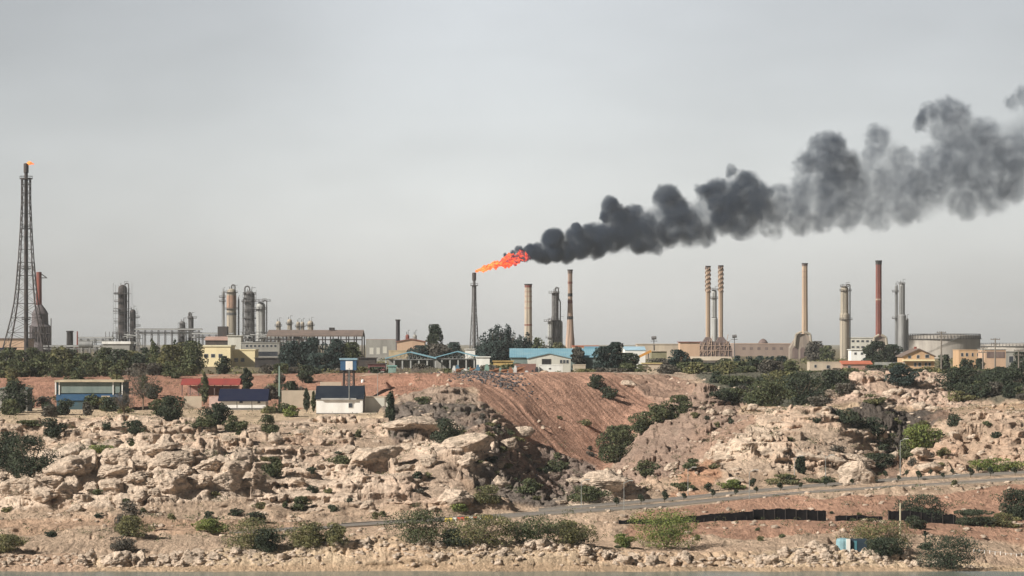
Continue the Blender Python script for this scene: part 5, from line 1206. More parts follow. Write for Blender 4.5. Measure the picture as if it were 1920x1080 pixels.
vessel(1339, 10, 543, 660, 1740, LSTEEL, 'grey banded column standing between the twin stacks', platforms=[(544,2.5,0),(560,2.5,0)], hoops=[(595,5)], step=(598,13))
bld(1250, 1252, 660, 662, 1000, 1, CREAM, 'tiny cream meter box by the dark tree') if False else None
# sloping pale roof below
bld(1296, 1372, 676, 690, 960, 10, M('dark_brown_wall', (.2,.17,.15), sc=.5), 'low shed with sloping pale roof at the foot of the twin stacks', roof=CREAM, rtype='ridge', roofpx=6, over=1)  # wall in a dark grey-brown tone
# long brown building / earth bank
bld(1376, 1482, 645, 668, 1900, 30, M('brown_wall', (.30,.23,.19), (.24,.18,.15), sc=.15, streak=True), 'long low brown building between twin stacks and lone cream stack', roof=PEACHC, roofpx=1.5, over=.5, wins=[(1392+i*14, 1398+i*14, 651, 656) for i in range(6)], frame=False, winm=BRICKB)
s = sc_(1920); zt_ = zof(643.5, 1930)
dm = thing('domed_tank', 'low domed tank showing above the long brown building', 'tank', ((1437-960)*s, 1945, gz(1437, 1945))); MB().lathe((1437-960)*s, 1945, [(9*s, gz(1437,1945)-.3), (9*s, zof(642, 1945)), (6*s, zof(638, 1945)), (2.5*s, zof(635.5, 1945)), (.5, zof(635, 1945))], 18).build('shell', BRICKB, dm)
for px, top, Yd, lb in ((1226, 633, 1500, 'small lattice mast with a dish left of the twin stacks'), (1377, 630, 1600, 'small mast with a dish just right of the twin stacks')):
    m_ = post(px, top, None, Yd, .35, MSTEEL, lb, name='radio_mast', cat='mast'); s = sc_(Yd); x = (px-960)*s; MB().bar((x-1.2, Yd-.4, zof(top+1, Yd)), (x+1.2, Yd-.8, zof(top, Yd)), .9, 10).build('dish', MSTEEL, m_); MB().box(x-1.8, x+1.8, Yd-.3, Yd+.3, zof(top+7, Yd), zof(top+6, Yd)).build('bracket', MSTEEL, m_)
# lone cream stack with an arched heater
stack(1509, 10, 11.5, 495, 630, 1600, TW, 'lone cream stack over an arched heater, left of the grey column', topm=BRICKB, toplen=4, bands=[(508,2,PEACHC),(518,2,PEACHC),(560,2,PEACHC)])
def arched(pxc, wpx, top, Yd, label, m):
    s = sc_(Yd); x = (pxc-960)*s; w_ = wpx*s*.5; zb = gz(pxc, Yd); zt = zof(top, Yd); root = thing('heater', label, 'furnace', (x, Yd, zb))
    MB().prism([(x-w_, zb-.3), (x+w_, zb-.3), (x+w_, zb+(zt-zb)*.45), (x+w_*.35, zt), (x-w_*.35, zt), (x-w_, zb+(zt-zb)*.45)], Yd-5, Yd+5).build('body', m, root)
    for q in (-.62, 0, .62):
        pts = [(x+q*w_+math.cos(a)*w_*.22, zb+(zt-zb)*.36+math.sin(a)*w_*.22) for a in [math.pi*k/8 for k in range(9)]]+[(x+q*w_-w_*.22, zb+.3), (x+q*w_+w_*.22, zb+.3)]
        MB().prism([(a, b) for a, b in pts], Yd-5.15, Yd-5.02).build('arch', BRICKB, root)
    mb = MB()
    for q in (-.5, .5): mb.path([(x+q*w_*1.3, Yd-5.5, zb+(zt-zb)*.5), (x+q*w_*1.1, Yd-5.5, zt*.98+zb*.02), (x+q*w_*.2, Yd-5.5, zt+1.2)], .7, 8)
    mb.build('duct', TANCL, root); return root
arched(1504, 48, 626, 1590, 'arched furnace below the lone cream stack', M('furnace_lining', (.34,.28,.23), (.18,.15,.13), sc=.5, streak=True))
arched(1648, 40, 632, 1590, 'arched furnace below the red stack', M('furnace_lining', (.34,.28,.23)))
vessel(1583.5, 15, 536, 665, 1600, TANCL, 'thick tan column standing alone between lone cream stack and red stack', platforms=[(546,4,1),(600,5,1),(538,1,0)], pipe=1, hoops=[(590,2)], step=(590,17.5))
bld(1592, 1650, 634, 672, 1750, 25, OFFW, 'white multi-storey building between tan column and red stack', roof=OFFW, roofpx=1.5, over=1, wins=[(1597+i*9, 1602+i*9, r, r+3.5) for i in range(5) for r in (638, 649)], name='office_building')
bld(1596, 1640, 656, 680, 1300, 12, WHITE, 'small white house at the foot of the tan column', roofpx=1, wins=[(1602,1606,661,665),(1614,1618,661,665)])
stack(1647.5, 11, 11.5, 490, 628, 1600, RUST, 'dark red stack, the only red one, right of the tan column', topm=SOOT, toplen=6, bands=[(560,3,PEACHC)])
vessel(1691, 11.5, 530, 665, 1600, STEEL, 'grey column right of the red stack with a wider lower part', platforms=[(533,.5,0)], step=(592,16), neck=0, pipe=0)
vessel(1681, 5, 534, 665, 1602, STEEL, 'thin riser with loops on the left of the grey column right of the red stack', platforms=[(548,4,-1),(598,4,-1)], name='riser', cat='pipe')
vessel(1700, 7, 596, 665, 1605, STEEL, 'short riser at the right of the grey column near the big tank', platforms=[], name='riser', cat='pipe', neck=0)
# tanks
def tank(pxc, wpx, top, Yd, label, m=TANK):
    s = sc_(Yd); x = (pxc-960)*s; r = wpx*s*.5; yc = Yd+r; zb = gz(pxc, min(Yd, 2100)); zt = zof(top, Yd)
    root = thing('storage_tank', label, 'tank', (x, yc, zb))
    MB().lathe(x, yc, [(r, zb-.4), (r, zt-(zt-zb)*.34), (r+.02, zt-.01), (r*.98, zt), (r*.5, zt+(zt-zb)*.06), (.5, zt+(zt-zb)*.10)], 72).build('shell', m, root)
    MB().ring(x, yc, zt-(zt-zb)*.16, r*.98, r+.9, .3, 72).build('wind_girder', MSTEEL, root)
    mb = MB()
    for k in range(72): a = k*2*math.pi/72; mb.bar((x+(r+.4)*math.cos(a), yc+(r+.4)*math.sin(a), zt-(zt-zb)*.16), (x+(r+.1)*math.cos(a), yc+(r+.1)*math.sin(a), zt+.9), .14, 4)
    mb.ring(x, yc, zt+.9, r, r+.15, .15, 72); mb.build('railing', MSTEEL, root)
    mb = MB(); 
    for k in range(40): a = -2.4+k*.03; z = zb+(zt-zb)*k/40; mb.box(x+(r+.1)*math.cos(a), x+(r+1.0)*math.cos(a)+.3, yc+(r+.8)*math.sin(a)-.2, yc+(r+.1)*math.sin(a), z, z+.25)
    mb.build('stairway', STEEL, root); return root
tank(1776, 146, 629, 1650, 'big grey storage tank behind the orange gabled house')
tank(1925, 148, 646, 1900, 'pale storage tank cut by the right edge')
# orange houses
oh = bld(1694, 1752, 668, 698, 1000, 16, ORAN, 'orange gabled house with three upper windows left of the utility poles', roof=BROWNR, rtype='gable', roofpx=13, over=3,
    wins=[(1703,1708,667,672),(1719,1724,666,672),(1735,1742,665,671),(1714,1718,680,687),(1722,1727,680,687),(1734,1738,680,686),(1741,1745,680,686)], name='house', cat='house')
part_box(oh, 'balcony', 1693, 1753, 674, 677, 998.8, 1.1, YELL); part_box(oh, 'chimney', 1715, 1719, 650, 657, 1006, 2, RUST)
bld(1798, 1842, 657, 690, 1020, 14, ORAN, 'orange flat-roofed block right of the big tank', roofpx=1, over=.5, roof=ORAN, wins=[(1802,1806,662,668),(1811,1815,662,668),(1822,1825,662,668),(1832,1836,662,668)], name='house', cat='house')
ohh = bld(1846, 1886, 656, 698, 990, 14, PEACH, 'orange hall with a dark upper band at the right edge of the picture', roofpx=1.5, roof=GREYC, over=1); part_box(ohh, 'glazed_band', 1850, 1884, 659, 671, 989.9, .06, BRICKB)
bld(1886, 1930, 660, 694, 1020, 14, GREYC, 'grey open-fronted block cut by the right edge', roofpx=1.5, roof=GREYC, over=1, wins=[(1892,1900,668,680),(1904,1912,668,680)])
wh = bld(1518, 1578, 680, 697, 900, 8, CREAM, 'long pale garden wall house left of the orange roof', roofpx=1, over=.5, wins=[(1527,1531,684,689),(1550,1556,685,691)])
bld(1580, 1634, 683, 697, 895, 10, M('salmon_wall', (.45,.28,.22), sc=.5), 'low house under a bright orange-red roof', roof=ORR, rtype='ridge', roofpx=5, over=2, wins=[(1590,1595,686,690)], name='house', cat='house')
mb = MB(); s = sc_(880); zb = zof(692, 880)
for k in range(26): mb.box((1640+k*2.2-960)*s, (1641.5+k*2.2-960)*s, 880, 880.15, zb-1, zof(679, 880))
mb.box((1640-960)*s, (1697-960)*s, 880.2, 880.3, zof(684, 880), zof(683, 880)); tag(mb.build('fence', LSTEEL), 'grey slat fence left of the orange gabled house', 'fence')
for px, top, Yd, lb in ((1765, 621, 850, 'utility pole just right of the orange gabled house'), (1843, 650, 850, 'short utility pole in front of the orange block'), (1866, 634, 840, 'utility pole with crossarms before the orange hall'), (1910, 655, 850, 'utility pole nearest the right edge')):
    post(px, top, None, Yd, .28, WOODP, lb, name='utility_pole', cat='utility pole', cross=True)

# ---------------------------------------------------------------- yard buildings on the middle bench
# white house with the dark roof
mh = bld(593, 680, 748, 777, 636, 9, WHITE, 'white house with a large dark slate roof at the edge of the bench', roof=DROOF, rtype='ridge', roofpx=22, over=2, name='house', cat='house', wins=[(654,661,756,764)], slats=30)
part_box(mh, 'gutter', 602, 668, 746.5, 749.5, 635.5, .35, LSTEEL); part_box(mh, 'plinth', 592.5, 680.5, 774.5, 777.2, 635.8, .18, M('plinth', (.16,.15,.14), sc=1))
s = sc_(636); MB().bar(((655-960)*s, 635.4, zof(750, 636)), ((655-960)*s, 635.4, zof(690, 636)), .09, 6).build('flue', POLEM, mh)
MB().box((609-960)*s, (612-960)*s, 636.6, 637, zof(749, 636), zof(745, 636)).build('vent', WHITE, mh)
bld(684, 728, 746, 782, 640, 8, OFFW, 'pale side annex right of the white house', roofpx=1, over=0, roof=STONEW)
bld(672, 732, 777, 784, 632, 12, STONEW, 'pale terrace platform in front of the side annex', roofpx=.5, over=0)
bld(528, 600, 734, 778, 668, .5, STONEW, 'sand coloured boundary wall left of the white house', roofpx=1, over=0, name='boundary_wall', cat='wall')
mb = MB(); s = sc_(690)
mb.box((600-960)*s, (640-960)*s, 690, 690.4, zof(735, 690), zof(716, 690)); 
tag(mb.build('boundary_wall', STONEW), 'short pale wall on the red bank behind the dark slate roof', 'wall')
# water tower
s = sc_(668); Yd = 668; x = (654-960)*s; zb = gz(654, Yd)
wtw = thing('water_tower', 'blue box tank with white panel on dark legs behind the white house', 'water tower', (x, Yd, zb))
MB().box(x-15*s, x+15*s, Yd-1.9, Yd+1.9, zof(694, Yd), zof(675, Yd)).build('tank', BLUEW, wtw); MB().box(x-17*s, x+17*s, Yd-2.1, Yd+2.1, zof(675, Yd)+.01, zof(671.5, Yd)).build('roof', M('tower_roof', (.25,.38,.45), sc=1), wtw)
MB().box(x-5*s, x+8*s, Yd-1.98, Yd-1.91, zof(693, Yd), zof(677, Yd)).build('panel', WHITE, wtw)
for sx in (-1, 1):
    for sy in (-1, 1): MB().bar((x+sx*10*s, Yd+sy*1.3, zb-.4), (x+sx*9*s, Yd+sy*1.3, zof(694, Yd)), .2, 6).build('leg', DSTEEL, wtw)
mb = MB()
for k in range(4):
    z0_ = zb+(zof(694, Yd)-zb)*k/4; z1_ = zb+(zof(694, Yd)-zb)*(k+1)/4
    for sy in (-1, 1): mb.bar((x-9.5*s, Yd+sy*1.3, z0_), (x+9.5*s, Yd+sy*1.3, z1_), .09, 4).bar((x+9.5*s, Yd+sy*1.3, z0_), (x-9.5*s, Yd+sy*1.3, z1_), .09, 4).bar((x-9.5*s, Yd+sy*1.3, z1_), (x+9.5*s, Yd+sy*1.3, z1_), .09, 4)
mb.build('bracing', BRICKB, wtw); MB().bar((x, Yd, zb-.3), (x, Yd, zof(694, Yd)), .35, 8).build('standpipe', DSTEEL, wtw)
# pump box
pb_ = bld(741, 762, 731, 743, 680, 3, LSTEEL, 'small grey metal box on the slope right of the white house', roofpx=1, over=.5, roof=LSTEEL, name='equipment_box', cat='box')
# house with navy roof
nh = bld(414, 498, 749.5, 766, 657, 7, WHITE, 'white house with dark navy roof left of the white walled yard', roof=NAVY, rtype='ridge', roofpx=18, over=5, name='house', cat='house', wins=[(449,455,751,755.5),(483,488,751,756)])
for px in (444, 472): part_box(nh, 'pilaster', px-.6, px+.6, 750, 766, 656.93, .06, GREYC)
part_box(nh, 'plinth', 413, 499, 765, 768, 656.9, .1, M('plinth', (.16,.15,.14), sc=1))
bld(392, 414, 746, 768, 660, 5, M('pink_wall', (.55,.40,.36), sc=.6), 'pink lean-to wall at the left end of the navy roofed house', roofpx=1, over=0)
# red roofed shelter
s = sc_(690); Yd = 690; x0 = (339-960)*s; x1 = (450-960)*s; zb = gz(395, Yd)
rs = thing('shelter', 'long open shelter with a bright red roof behind the navy roofed house', 'shelter', ((x0+x1)/2, Yd+3, zb))
MB().xprism([(Yd-.5, zof(722, Yd)), (Yd+3, zof(711, Yd)), (Yd+6.5, zof(722, Yd)), (Yd+6.5, zof(721, Yd)), (Yd+3, zof(710, Yd)), (Yd-.5, zof(721, Yd))], x0, x1).build('roof', REDR, rs)
for k in range(8): xx = x0+.2+(x1-x0-.6)*k/7; MB().box(xx, xx+.22, Yd, Yd+.22, zb-.3, zof(721.6, Yd)).build('post', BRICKB, rs)
MB().box(x0+1, x1-1, Yd+5.6, Yd+5.9, zb-.3, zof(724, Yd)).build('back_wall', M('salmon_wall2', (.42,.25,.20), sc=.5), rs)
bld(345, 378, 745, 768, 662, .4, STONEW, 'low sand coloured wall under the left end of the red roof', roofpx=1, over=0, name='boundary_wall', cat='wall')
# blue building
s = sc_(655); Yd = 655; x0 = (103-960)*s; x1 = (231-960)*s; zb = gz(165, Yd)
bb = thing('industrial_building', 'blue industrial building with a green translucent upper wall and cream roof edge', 'building', ((x0+x1)/2, Yd+6, zb))
MB().box(x0+.3, x1-.3, Yd+.3, Yd+12, zb-.3, zof(716.5, Yd)).build('wall', M('blue_lower_wall', (.05,.10,.13), (.07,.09,.08), sc=.5), bb)
MB().box(x0+.8, x1-.8, Yd+.12, Yd+.28, zof(737, Yd), zof(718, Yd)).build('translucent_panel', GREENP, bb)
MB().box(x0+.25, x1-.25, Yd+.04, Yd+.29, zof(751, Yd), zof(739, Yd)).build('blue_band', BLUEW, bb)
MB().box(x0, x1+.2, Yd-.6, Yd+12.4, zof(716.5, Yd)+.01, zof(713, Yd)).build('roof', M('cream_fascia2', (.55,.46,.32), sc=.5), bb)
for px in (104, 111, 212, 229): part_box(bb, 'column', px-1, px+1, 716.6, 740, Yd-.1, .13, WHITE)
part_box(bb, 'doorway', 176, 188, 744, 768, Yd-.02, .05, SOOT); part_box(bb, 'doorway', 190, 206, 742, 766, Yd-.02, .05, STONEW)
hw_ = bld(-4, 51, 731, 768, 650, 7, GREYC, 'small white hut behind a dark round bush at the left edge', roof=GREENP, rtype='gable', roofpx=5, over=2, name='hut', cat='hut')
# posts in the yard
post(524, 686, None, 662, .28, TEALP, 'pale green post rising right of the navy roofed house', name='post')
post(708, 700, None, 645, .09, POLEM, 'thin grey lamp post beside the pale side annex', name='lamp_post', cat='lamp post', lamp=True)
for px, r, Yd, lb in ((604, 2.5, 700, 'white round tank lid on the red bank left of the water tower'), (680, 3, 700, 'white globe-like water tank right of the water tower')):
    s = sc_(Yd); x = (px-960)*s; z = gz(px, Yd); t = thing('water_tank', lb, 'tank', (x, Yd, z)); MB().lathe(x, Yd, [(r*s, z-.2), (r*s*1.05, z+r*s), (r*s*.8, z+r*s*1.7), (r*s*.2, z+r*s*2)], 14).build('body', WHITE, t); MB().ring(x, Yd, z+r*s*1.95, .01, r*s*.3, .1, 8).build('lid', GREYC, t)
# site huts above the red bank
bld(690, 722, 683, 700, 790, 6, M('maroon', (.20,.09,.09), sc=.8), 'low maroon shed above the red bank right of the water tower', roof=DSTEEL, roofpx=2, over=2, doors=[(695,700,688,699)], name='shed', cat='shed')
bld(728, 742, 687, 699, 780, 4, M('aqua', (.22,.42,.38), sc=.8), 'small aqua tarp shed right of the maroon shed', roofpx=1, name='shed', cat='shed')
bld(672, 704, 672, 690, 900, 8, DSTEEL, 'dark low shed behind the water tower', roofpx=1)
mb = MB(); rq = random.Random(7); Yd = 768
for k in range(60): px = 728+k*1.75; s = sc_(Yd); x = (px-960)*s; mb.bar((x, Yd, gz(px, Yd)-.2), (x, Yd, gz(px, Yd)+rq.uniform(1.2, 1.8)), .08, 4)
tag(mb.build('fence', WOODP), 'thin rail fence along the slope top below the open blue sheds', 'fence')

# ---------------------------------------------------------------- roadside and shore
for px, d_ in ((1290,26),(1548,20),(1405,-5),(1090,10),(1170,-5)):
    y_ = float(RD1[0](px))+d_ if d_ < 15 else float(RD1[0](px))+20
    post(px, pyof(gz(px, y_)+4.6, y_), None, y_, .07, POLEM, {1290:'thin street lamp behind the road below the pinkish hill',1548:'thin street lamp on the far side of the road before the cave hollow',1405:'thin street lamp on the near road edge above the black sheeting start',1090:'thin street lamp in the median beside the pale roadside rock',1170:'thin street lamp on the near road edge above the end of the sheeting'}[px], name='street_lamp', cat='street lamp', lamp=True)
post(1490, 858, None, 512, .08, POLEM, 'tall street lamp in front of the pale dome rock', name='street_lamp', cat='street lamp', lamp=True)
post(1688, 826, None, 524, .09, POLEM, 'tall street lamp standing in the mouth of the dark gully', name='street_lamp', cat='street lamp', lamp=True)
post(1784, 893, None, 510, .07, POLEM, 'street lamp in the median near the right edge', name='street_lamp', cat='street lamp', lamp=True)
post(930, 935, None, 484, .08, POLEM, 'street lamp by the road right of the striped barrier', name='street_lamp', cat='street lamp', lamp=True)
Yp, zp = hit(1688, 1018); post(1688, 943, 1018, Yp, .17, M('cream_pole', (.55,.50,.36), sc=1), 'thick cream light post near the shore beside the black sheeting', name='light_post', cat='post')
# black sheeting fences
def sheet(px0, px1, h0, Yd, label, hb=None, seed=1):
    rq = random.Random(seed); s = sc_(Yd); n = int((px1-px0)/4); V = []; Fq = []
    root = thing('tarpaulin_fence', label, 'tarpaulin', (((px0+px1)/2-960)*s, Yd, gz((px0+px1)/2, Yd)))
    for i in range(n+1):
        px = px0+(px1-px0)*i/n; x = (px-960)*s; g_ = gz(px, Yd)-.25; t = h0*(1+rq.uniform(-.05, .05)) if hb is None else h0+(hb-h0)*i/n+rq.uniform(-.05, .05)
        for yy in (Yd, Yd+.9): V += [(x, yy+rq.uniform(-.03, .03), g_), (x, yy, gz(px, Yd)+t)]
    for i in range(n):
        a = 4*i; Fq += [(a, a+4, a+5, a+1), (a+1, a+5, a+7, a+3), (a+3, a+7, a+6, a+2)]
    Fq += [(0, 1, 3, 2), (4*n, 4*n+2, 4*n+3, 4*n+1)]
    mesh_obj('sheet', V, Fq, TARP, root); mb = MB()
    for i in range(0, n+1, 5): px = px0+(px1-px0)*i/n; x = (px-960)*s; mb.bar((x, Yd-.12, gz(px, Yd)-.3), (x, Yd-.12, gz(px, Yd)+h0*1.02), .05, 5)
    mb.build('stakes', DSTEEL, root); return root
Yq = hit(1480, 974)[0]
sheet(1412, 1549, 1.65, Yq, 'middle tall stretch of black sheeting along the lower slope', seed=2)
sheet(1160, 1412, .55, Yq-1.5, 'long low tapering stretch of black sheeting at the left', hb=1.35, seed=3)
sheet(1567, 1655, .8, Yq-1, 'short low black stretch of sheeting between the two tall ones', seed=4)
sheet(1666, 1792, 1.5, Yq-1, 'right tall stretch of black sheeting behind the cream light post', seed=5)
# cabin
Yc, zc_ = hit(1586, 1034); s = sc_(Yc); x = (1584-960)*s
cb = thing('cabin', 'small pale blue cabin with a white face at the shore beside the acacia', 'cabin', (x, Yc, zc_))
MB().lathe(x-.2, Yc+.9, [(.95, zc_-.3), (.95, zc_+1.45), (.8, zc_+1.75), (.3, zc_+1.85)], 12).build('body', M('pale_blue', (.22,.36,.40), sc=1), cb)
MB().box(x+.2, x+.75, Yc-.25, Yc+.5, zc_-.2, zc_+1.75).build('door', WHITE, cb)
MB().box(x+.78, x+3.2, Yc+.2, Yc+1.8, zc_-.2, zc_+1.7).build('annex', M('dark_blue_panel', (.03,.05,.07), sc=1), cb); MB().box(x+1.3, x+1.75, Yc+.14, Yc+.19, zc_-.1, zc_+1.5).build('shutter', TEAL, cb)
Yl, zl = hit(1500, 1036); s = sc_(Yl)
tag(MB().bar(((1480-960)*s, Yl, zl+.15), ((1555-960)*s, Yl+1, zl+.2), .12, 7).bar(((1498-960)*s, Yl+.6, zl+.5), ((1550-960)*s, Yl+.2, zl+.25), .09, 6).build('driftwood', WOODP), 'grey poles lying on the rock bank left of the pale blue cabin', 'poles')
# striped barrier blocks
BR = [M('barrier_red', (.55,.10,.06), sc=2), M('barrier_white', (.75,.73,.66), sc=2), M('barrier_yellow', (.70,.55,.12), sc=2)]
yb = float(RD1[0](880))+5.6
for i in range(12):
    px = 834+i*7.6; y_ = float(RD1[0](px))-4.7; s = sc_(y_); x = (px-960)*s; z = gz(px, y_)
    o = MB().xprism([(y_, z-.1), (y_+.5, z-.1), (y_+.36, z+.3), (y_+.32, z+.62), (y_+.18, z+.62), (y_+.14, z+.3)], x, x+.56).build('barrier_block', BR[(2, 2, 1, 0, 0, 2, 1, 0, 1, 2, 2, 2)[i]])
    tag(o, '%s concrete barrier block in the striped row at the road bend' % ('yellow', 'yellow', 'white', 'red', 'red', 'yellow', 'white', 'red', 'white', 'yellow', 'yellow', 'yellow')[i], 'barrier', 'striped barrier blocks at the road bend')
# low rope fence lower right
root = None; Yf = hit(1870, 1040)[0]; s = sc_(Yf); f_ = thing('low_fence', 'low pale fence with small posts along the sandy path at lower right', 'fence', ((1870-960)*s, Yf, gz(1870, Yf)))
for k in range(10):
    px = 1826+k*10; x = (px-960)*s; z = gz(px, Yf); MB().bar((x, Yf, z-.1), (x, Yf, z+.45), .07, 6).build('post', WHITE, f_)
mb = MB()
for k in range(9): px = 1826+k*10; mb.bar(((px-960)*s, Yf, gz(px, Yf)+.38), ((px+10-960)*s, Yf, gz(px+10, Yf)+.38), .035, 4)
mb.build('rail', LSTEEL, f_)
# ---------------------------------------------------------------- flames
def flame_mat(name, x0, x1):
    m = bpy.data.materials.new(name); m.use_nodes = True; t = m.node_tree; N = t.nodes.new; K = t.links.new
    b = t.nodes['Principled BSDF']; b.inputs['Base Color'].default_value = (.02, .015, .015, 1); b.inputs['Roughness'].default_value = 1
    tc = N('ShaderNodeTexCoord'); sp = N('ShaderNodeSeparateXYZ'); K(tc.outputs['Object'], sp.inputs[0])
    gr = N('ShaderNodeMapRange'); gr.inputs[1].default_value = x0; gr.inputs[2].default_value = x1; K(sp.outputs[0], gr.inputs[0])
    mp = N('ShaderNodeMapping'); mp.inputs['Scale'].default_value = (.6, .6, 1.1); K(tc.outputs['Object'], mp.inputs[0])
    nz = N('ShaderNodeTexNoise'); nz.inputs['Scale'].default_value = .8; nz.inputs['Detail'].default_value = 4; nz.inputs['Distortion'].default_value = 1.0; K(mp.outputs[0], nz.inputs['Vector'])
    a = N('ShaderNodeMath'); a.operation = 'MULTIPLY_ADD'; a.inputs[1].default_value = .42; K(gr.outputs[0], a.inputs[0]); K(nz.outputs[0], a.inputs[2])
    cr = N('ShaderNodeValToRGB'); e = cr.color_ramp.elements
    e[0].position = .33; e[0].color = (1.0, .55, .18, 1); e[1].position = 1.0; e[1].color = (.03, .02, .025, 1)
    for p, c in ((.50, (1.0, .31, .06, 1)), (.66, (1.0, .14, .03, 1)), (.80, (.70, .055, .03, 1)), (.90, (.16, .03, .04, 1))): k = e.new(p); k.color = c
    K(a.outputs[0], cr.inputs[0]); K(cr.outputs[0], b.inputs['Emission Color']); b.inputs['Emission Strength'].default_value = 1.25
    return m
def tongue(name, cx, rowmid, rtop, rbot, Yd, m, seed, lumps=1.0):
    """cx: columns, rows of centre, half height up/down (photo px)"""
    s = sc_(Yd); n = 160; q = 40; V = []; Fq = []
    xs = np.linspace(cx[0], cx[-1], n); mid = np.interp(xs, cx, rowmid); ht = np.interp(xs, cx, rtop); hb = np.interp(xs, cx, rbot)
    for i in range(n):
        for j in range(q):
            a = 2*math.pi*j/q; ca, sa = math.cos(a), math.sin(a); h = (ht[i] if sa > 0 else hb[i])
            nn = float(fbm(np.array(xs[i]/6.), np.array(ca*1.3+seed), np.array(sa*1.3), o=3, seed=seed)); k = 1+lumps*1.5*nn
            V.append(((xs[i]-960)*s, Yd+ca*(ht[i]+hb[i])*.5*s*k, zof(mid[i]-sa*h*k, Yd)))
    for i in range(n-1):
        for j in range(q): k = (j+1) % q; Fq.append((i*q+j, i*q+k, (i+1)*q+k, (i+1)*q+j))
    Fq += [tuple(range(q-1, -1, -1)), tuple((n-1)*q+j for j in range(q))]
    return V, Fq
V, Fq = tongue('flame', [891,905,920,940,955,970,985,996], [508,504,499,493,489,486,484,485], [1,4,5.5,8,9.5,10.5,9,1], [1.5,5,6,8,8,8,6,1], 1600, None, 3)
s = sc_(1600)
fl = mesh_obj('flame', V, Fq, flame_mat('fire', -58*s, 46*s)); tag(fl, 'long orange flame streaming right from the central flare tower', 'flame')
V, Fq = tongue('flame', [48,51,55,60,64], [309,307,306,307,308], [.5,3,4,3,.4], [.5,2.5,3,1.5,.3], 1300, None, 8, .6)
fl2 = mesh_obj('flame', V, Fq, flame_mat('fire_small', -3, 9)); tag(fl2, 'tiny orange flame on top of the tall left flare tower', 'flame')

# ---------------------------------------------------------------- smoke
PUF = [(948,479,3.5,3),(962,475,5,4),(974,470,7,4.5),(985,478,9,5),(996,472,12,6),(1012,474,15,7),(1024,480,12,6),(1037,449,17,8),(1040,470,17,7),(1062,472,16,6),(1080,444,17,5),(1081,427,8,3),(1090,462,19,6),(1108,440,16,4),(1116,462,18,5),
(1130,444,20,5),(1143,387,14,4),(1138,405,12,3.5),(1160,408,18,4.5),(1172,432,26,5.5),(1150,455,16,4),(1190,405,18,3.5),(1210,425,22,3.5),(1200,455,18,3.5),(1236,440,22,3),(1228,462,14,2.5),(1250,370,21,4),(1266,392,20,3.6),(1282,412,22,3.2),(1262,430,24,2.8),(1295,432,24,3),(1325,436,20,3),
(1318,358,13,2.5),(1345,360,24,4.5),(1368,380,34,6),(1358,405,28,5),(1400,350,24,4),(1415,380,34,4.5),(1395,412,28,3.5),(1370,322,9,1.6),(1440,402,26,1.8),(1462,372,26,1.7),(1450,425,20,1.5),(1490,395,30,2.0),
(1520,305,26,2.6),(1550,290,34,3.2),(1562,270,20,2.6),(1580,320,36,3.2),(1555,350,34,2.6),(1560,385,32,2.4),(1510,350,24,1.8),(1500,420,22,1.6),(1545,415,24,1.8),(1590,400,30,1.8),(1602,358,26,1.6),
(1648,262,24,1.7),(1640,290,22,1.2),(1632,330,28,1.3),(1668,340,32,1.5),(1640,400,28,1.4),(1690,300,26,1.4),(1700,345,34,1.6),(1700,395,26,1.5),(1742,345,36,2.1),(1752,300,30,1.5),(1728,228,14,2.0),(1745,212,18,1.5),(1775,205,24,1.7),(1796,215,24,1.6),(1780,240,30,1.6),
(1805,270,36,1.7),(1840,250,28,1.7),(1850,285,40,2.2),(1790,320,36,1.9),(1830,345,32,1.8),(1805,375,30,1.5),(1862,370,30,1.5),(1890,310,34,2.2),(1905,270,24,1.2),(1895,350,28,2.0),(1898,195,14,1.2),(1920,180,18,1.0),
(1950,300,50,1.8),(1990,250,50,1.5),(1960,200,34,1.0),(2030,270,60,1.2)]
CH = [(1000,476,11),(1030,465,17),(1060,465,20),(1090,455,22),(1120,450,24),(1150,442,27),(1180,434,30),(1215,430,30),(1250,415,31),(1285,415,31),(1320,405,30),(1360,393,36),(1400,388,38),(1440,393,34),(1480,390,36),(1520,375,42),(1560,358,48),(1600,362,46),(1640,362,44),(1680,360,46),(1720,352,48),(1760,335,52),(1800,320,56),(1845,312,58),(1890,300,56),(1940,290,66),(1990,280,70)]
PUF += [(a, b, c, 1.6 if a < 1200 else (1.3 if a < 1450 else 1.15)) for a, b, c in CH]
YS = 1620; ss_ = YS/F; x0s = (980-960)*ss_
sm = bpy.data.materials.new('smoke'); sm.use_nodes = True; t = sm.node_tree; t.nodes.remove(t.nodes['Principled BSDF']); N = t.nodes.new; K = t.links.new
out = t.nodes['Material Output']; pv = N('ShaderNodeVolumePrincipled'); K(pv.outputs[0], out.inputs['Volume'])
pv.inputs['Color'].default_value = (.13, .17, .235, 1); pv.inputs['Anisotropy'].default_value = .2
geo = N('ShaderNodeNewGeometry'); sp = N('ShaderNodeSeparateXYZ'); K(geo.outputs['Position'], sp.inputs[0])
gx = N('ShaderNodeMapRange'); gx.inputs[1].default_value = x0s; gx.inputs[2].default_value = (1500-960)*ss_; gx.inputs[3].default_value = .26; gx.inputs[4].default_value = 1; K(sp.outputs[0], gx.inputs[0])
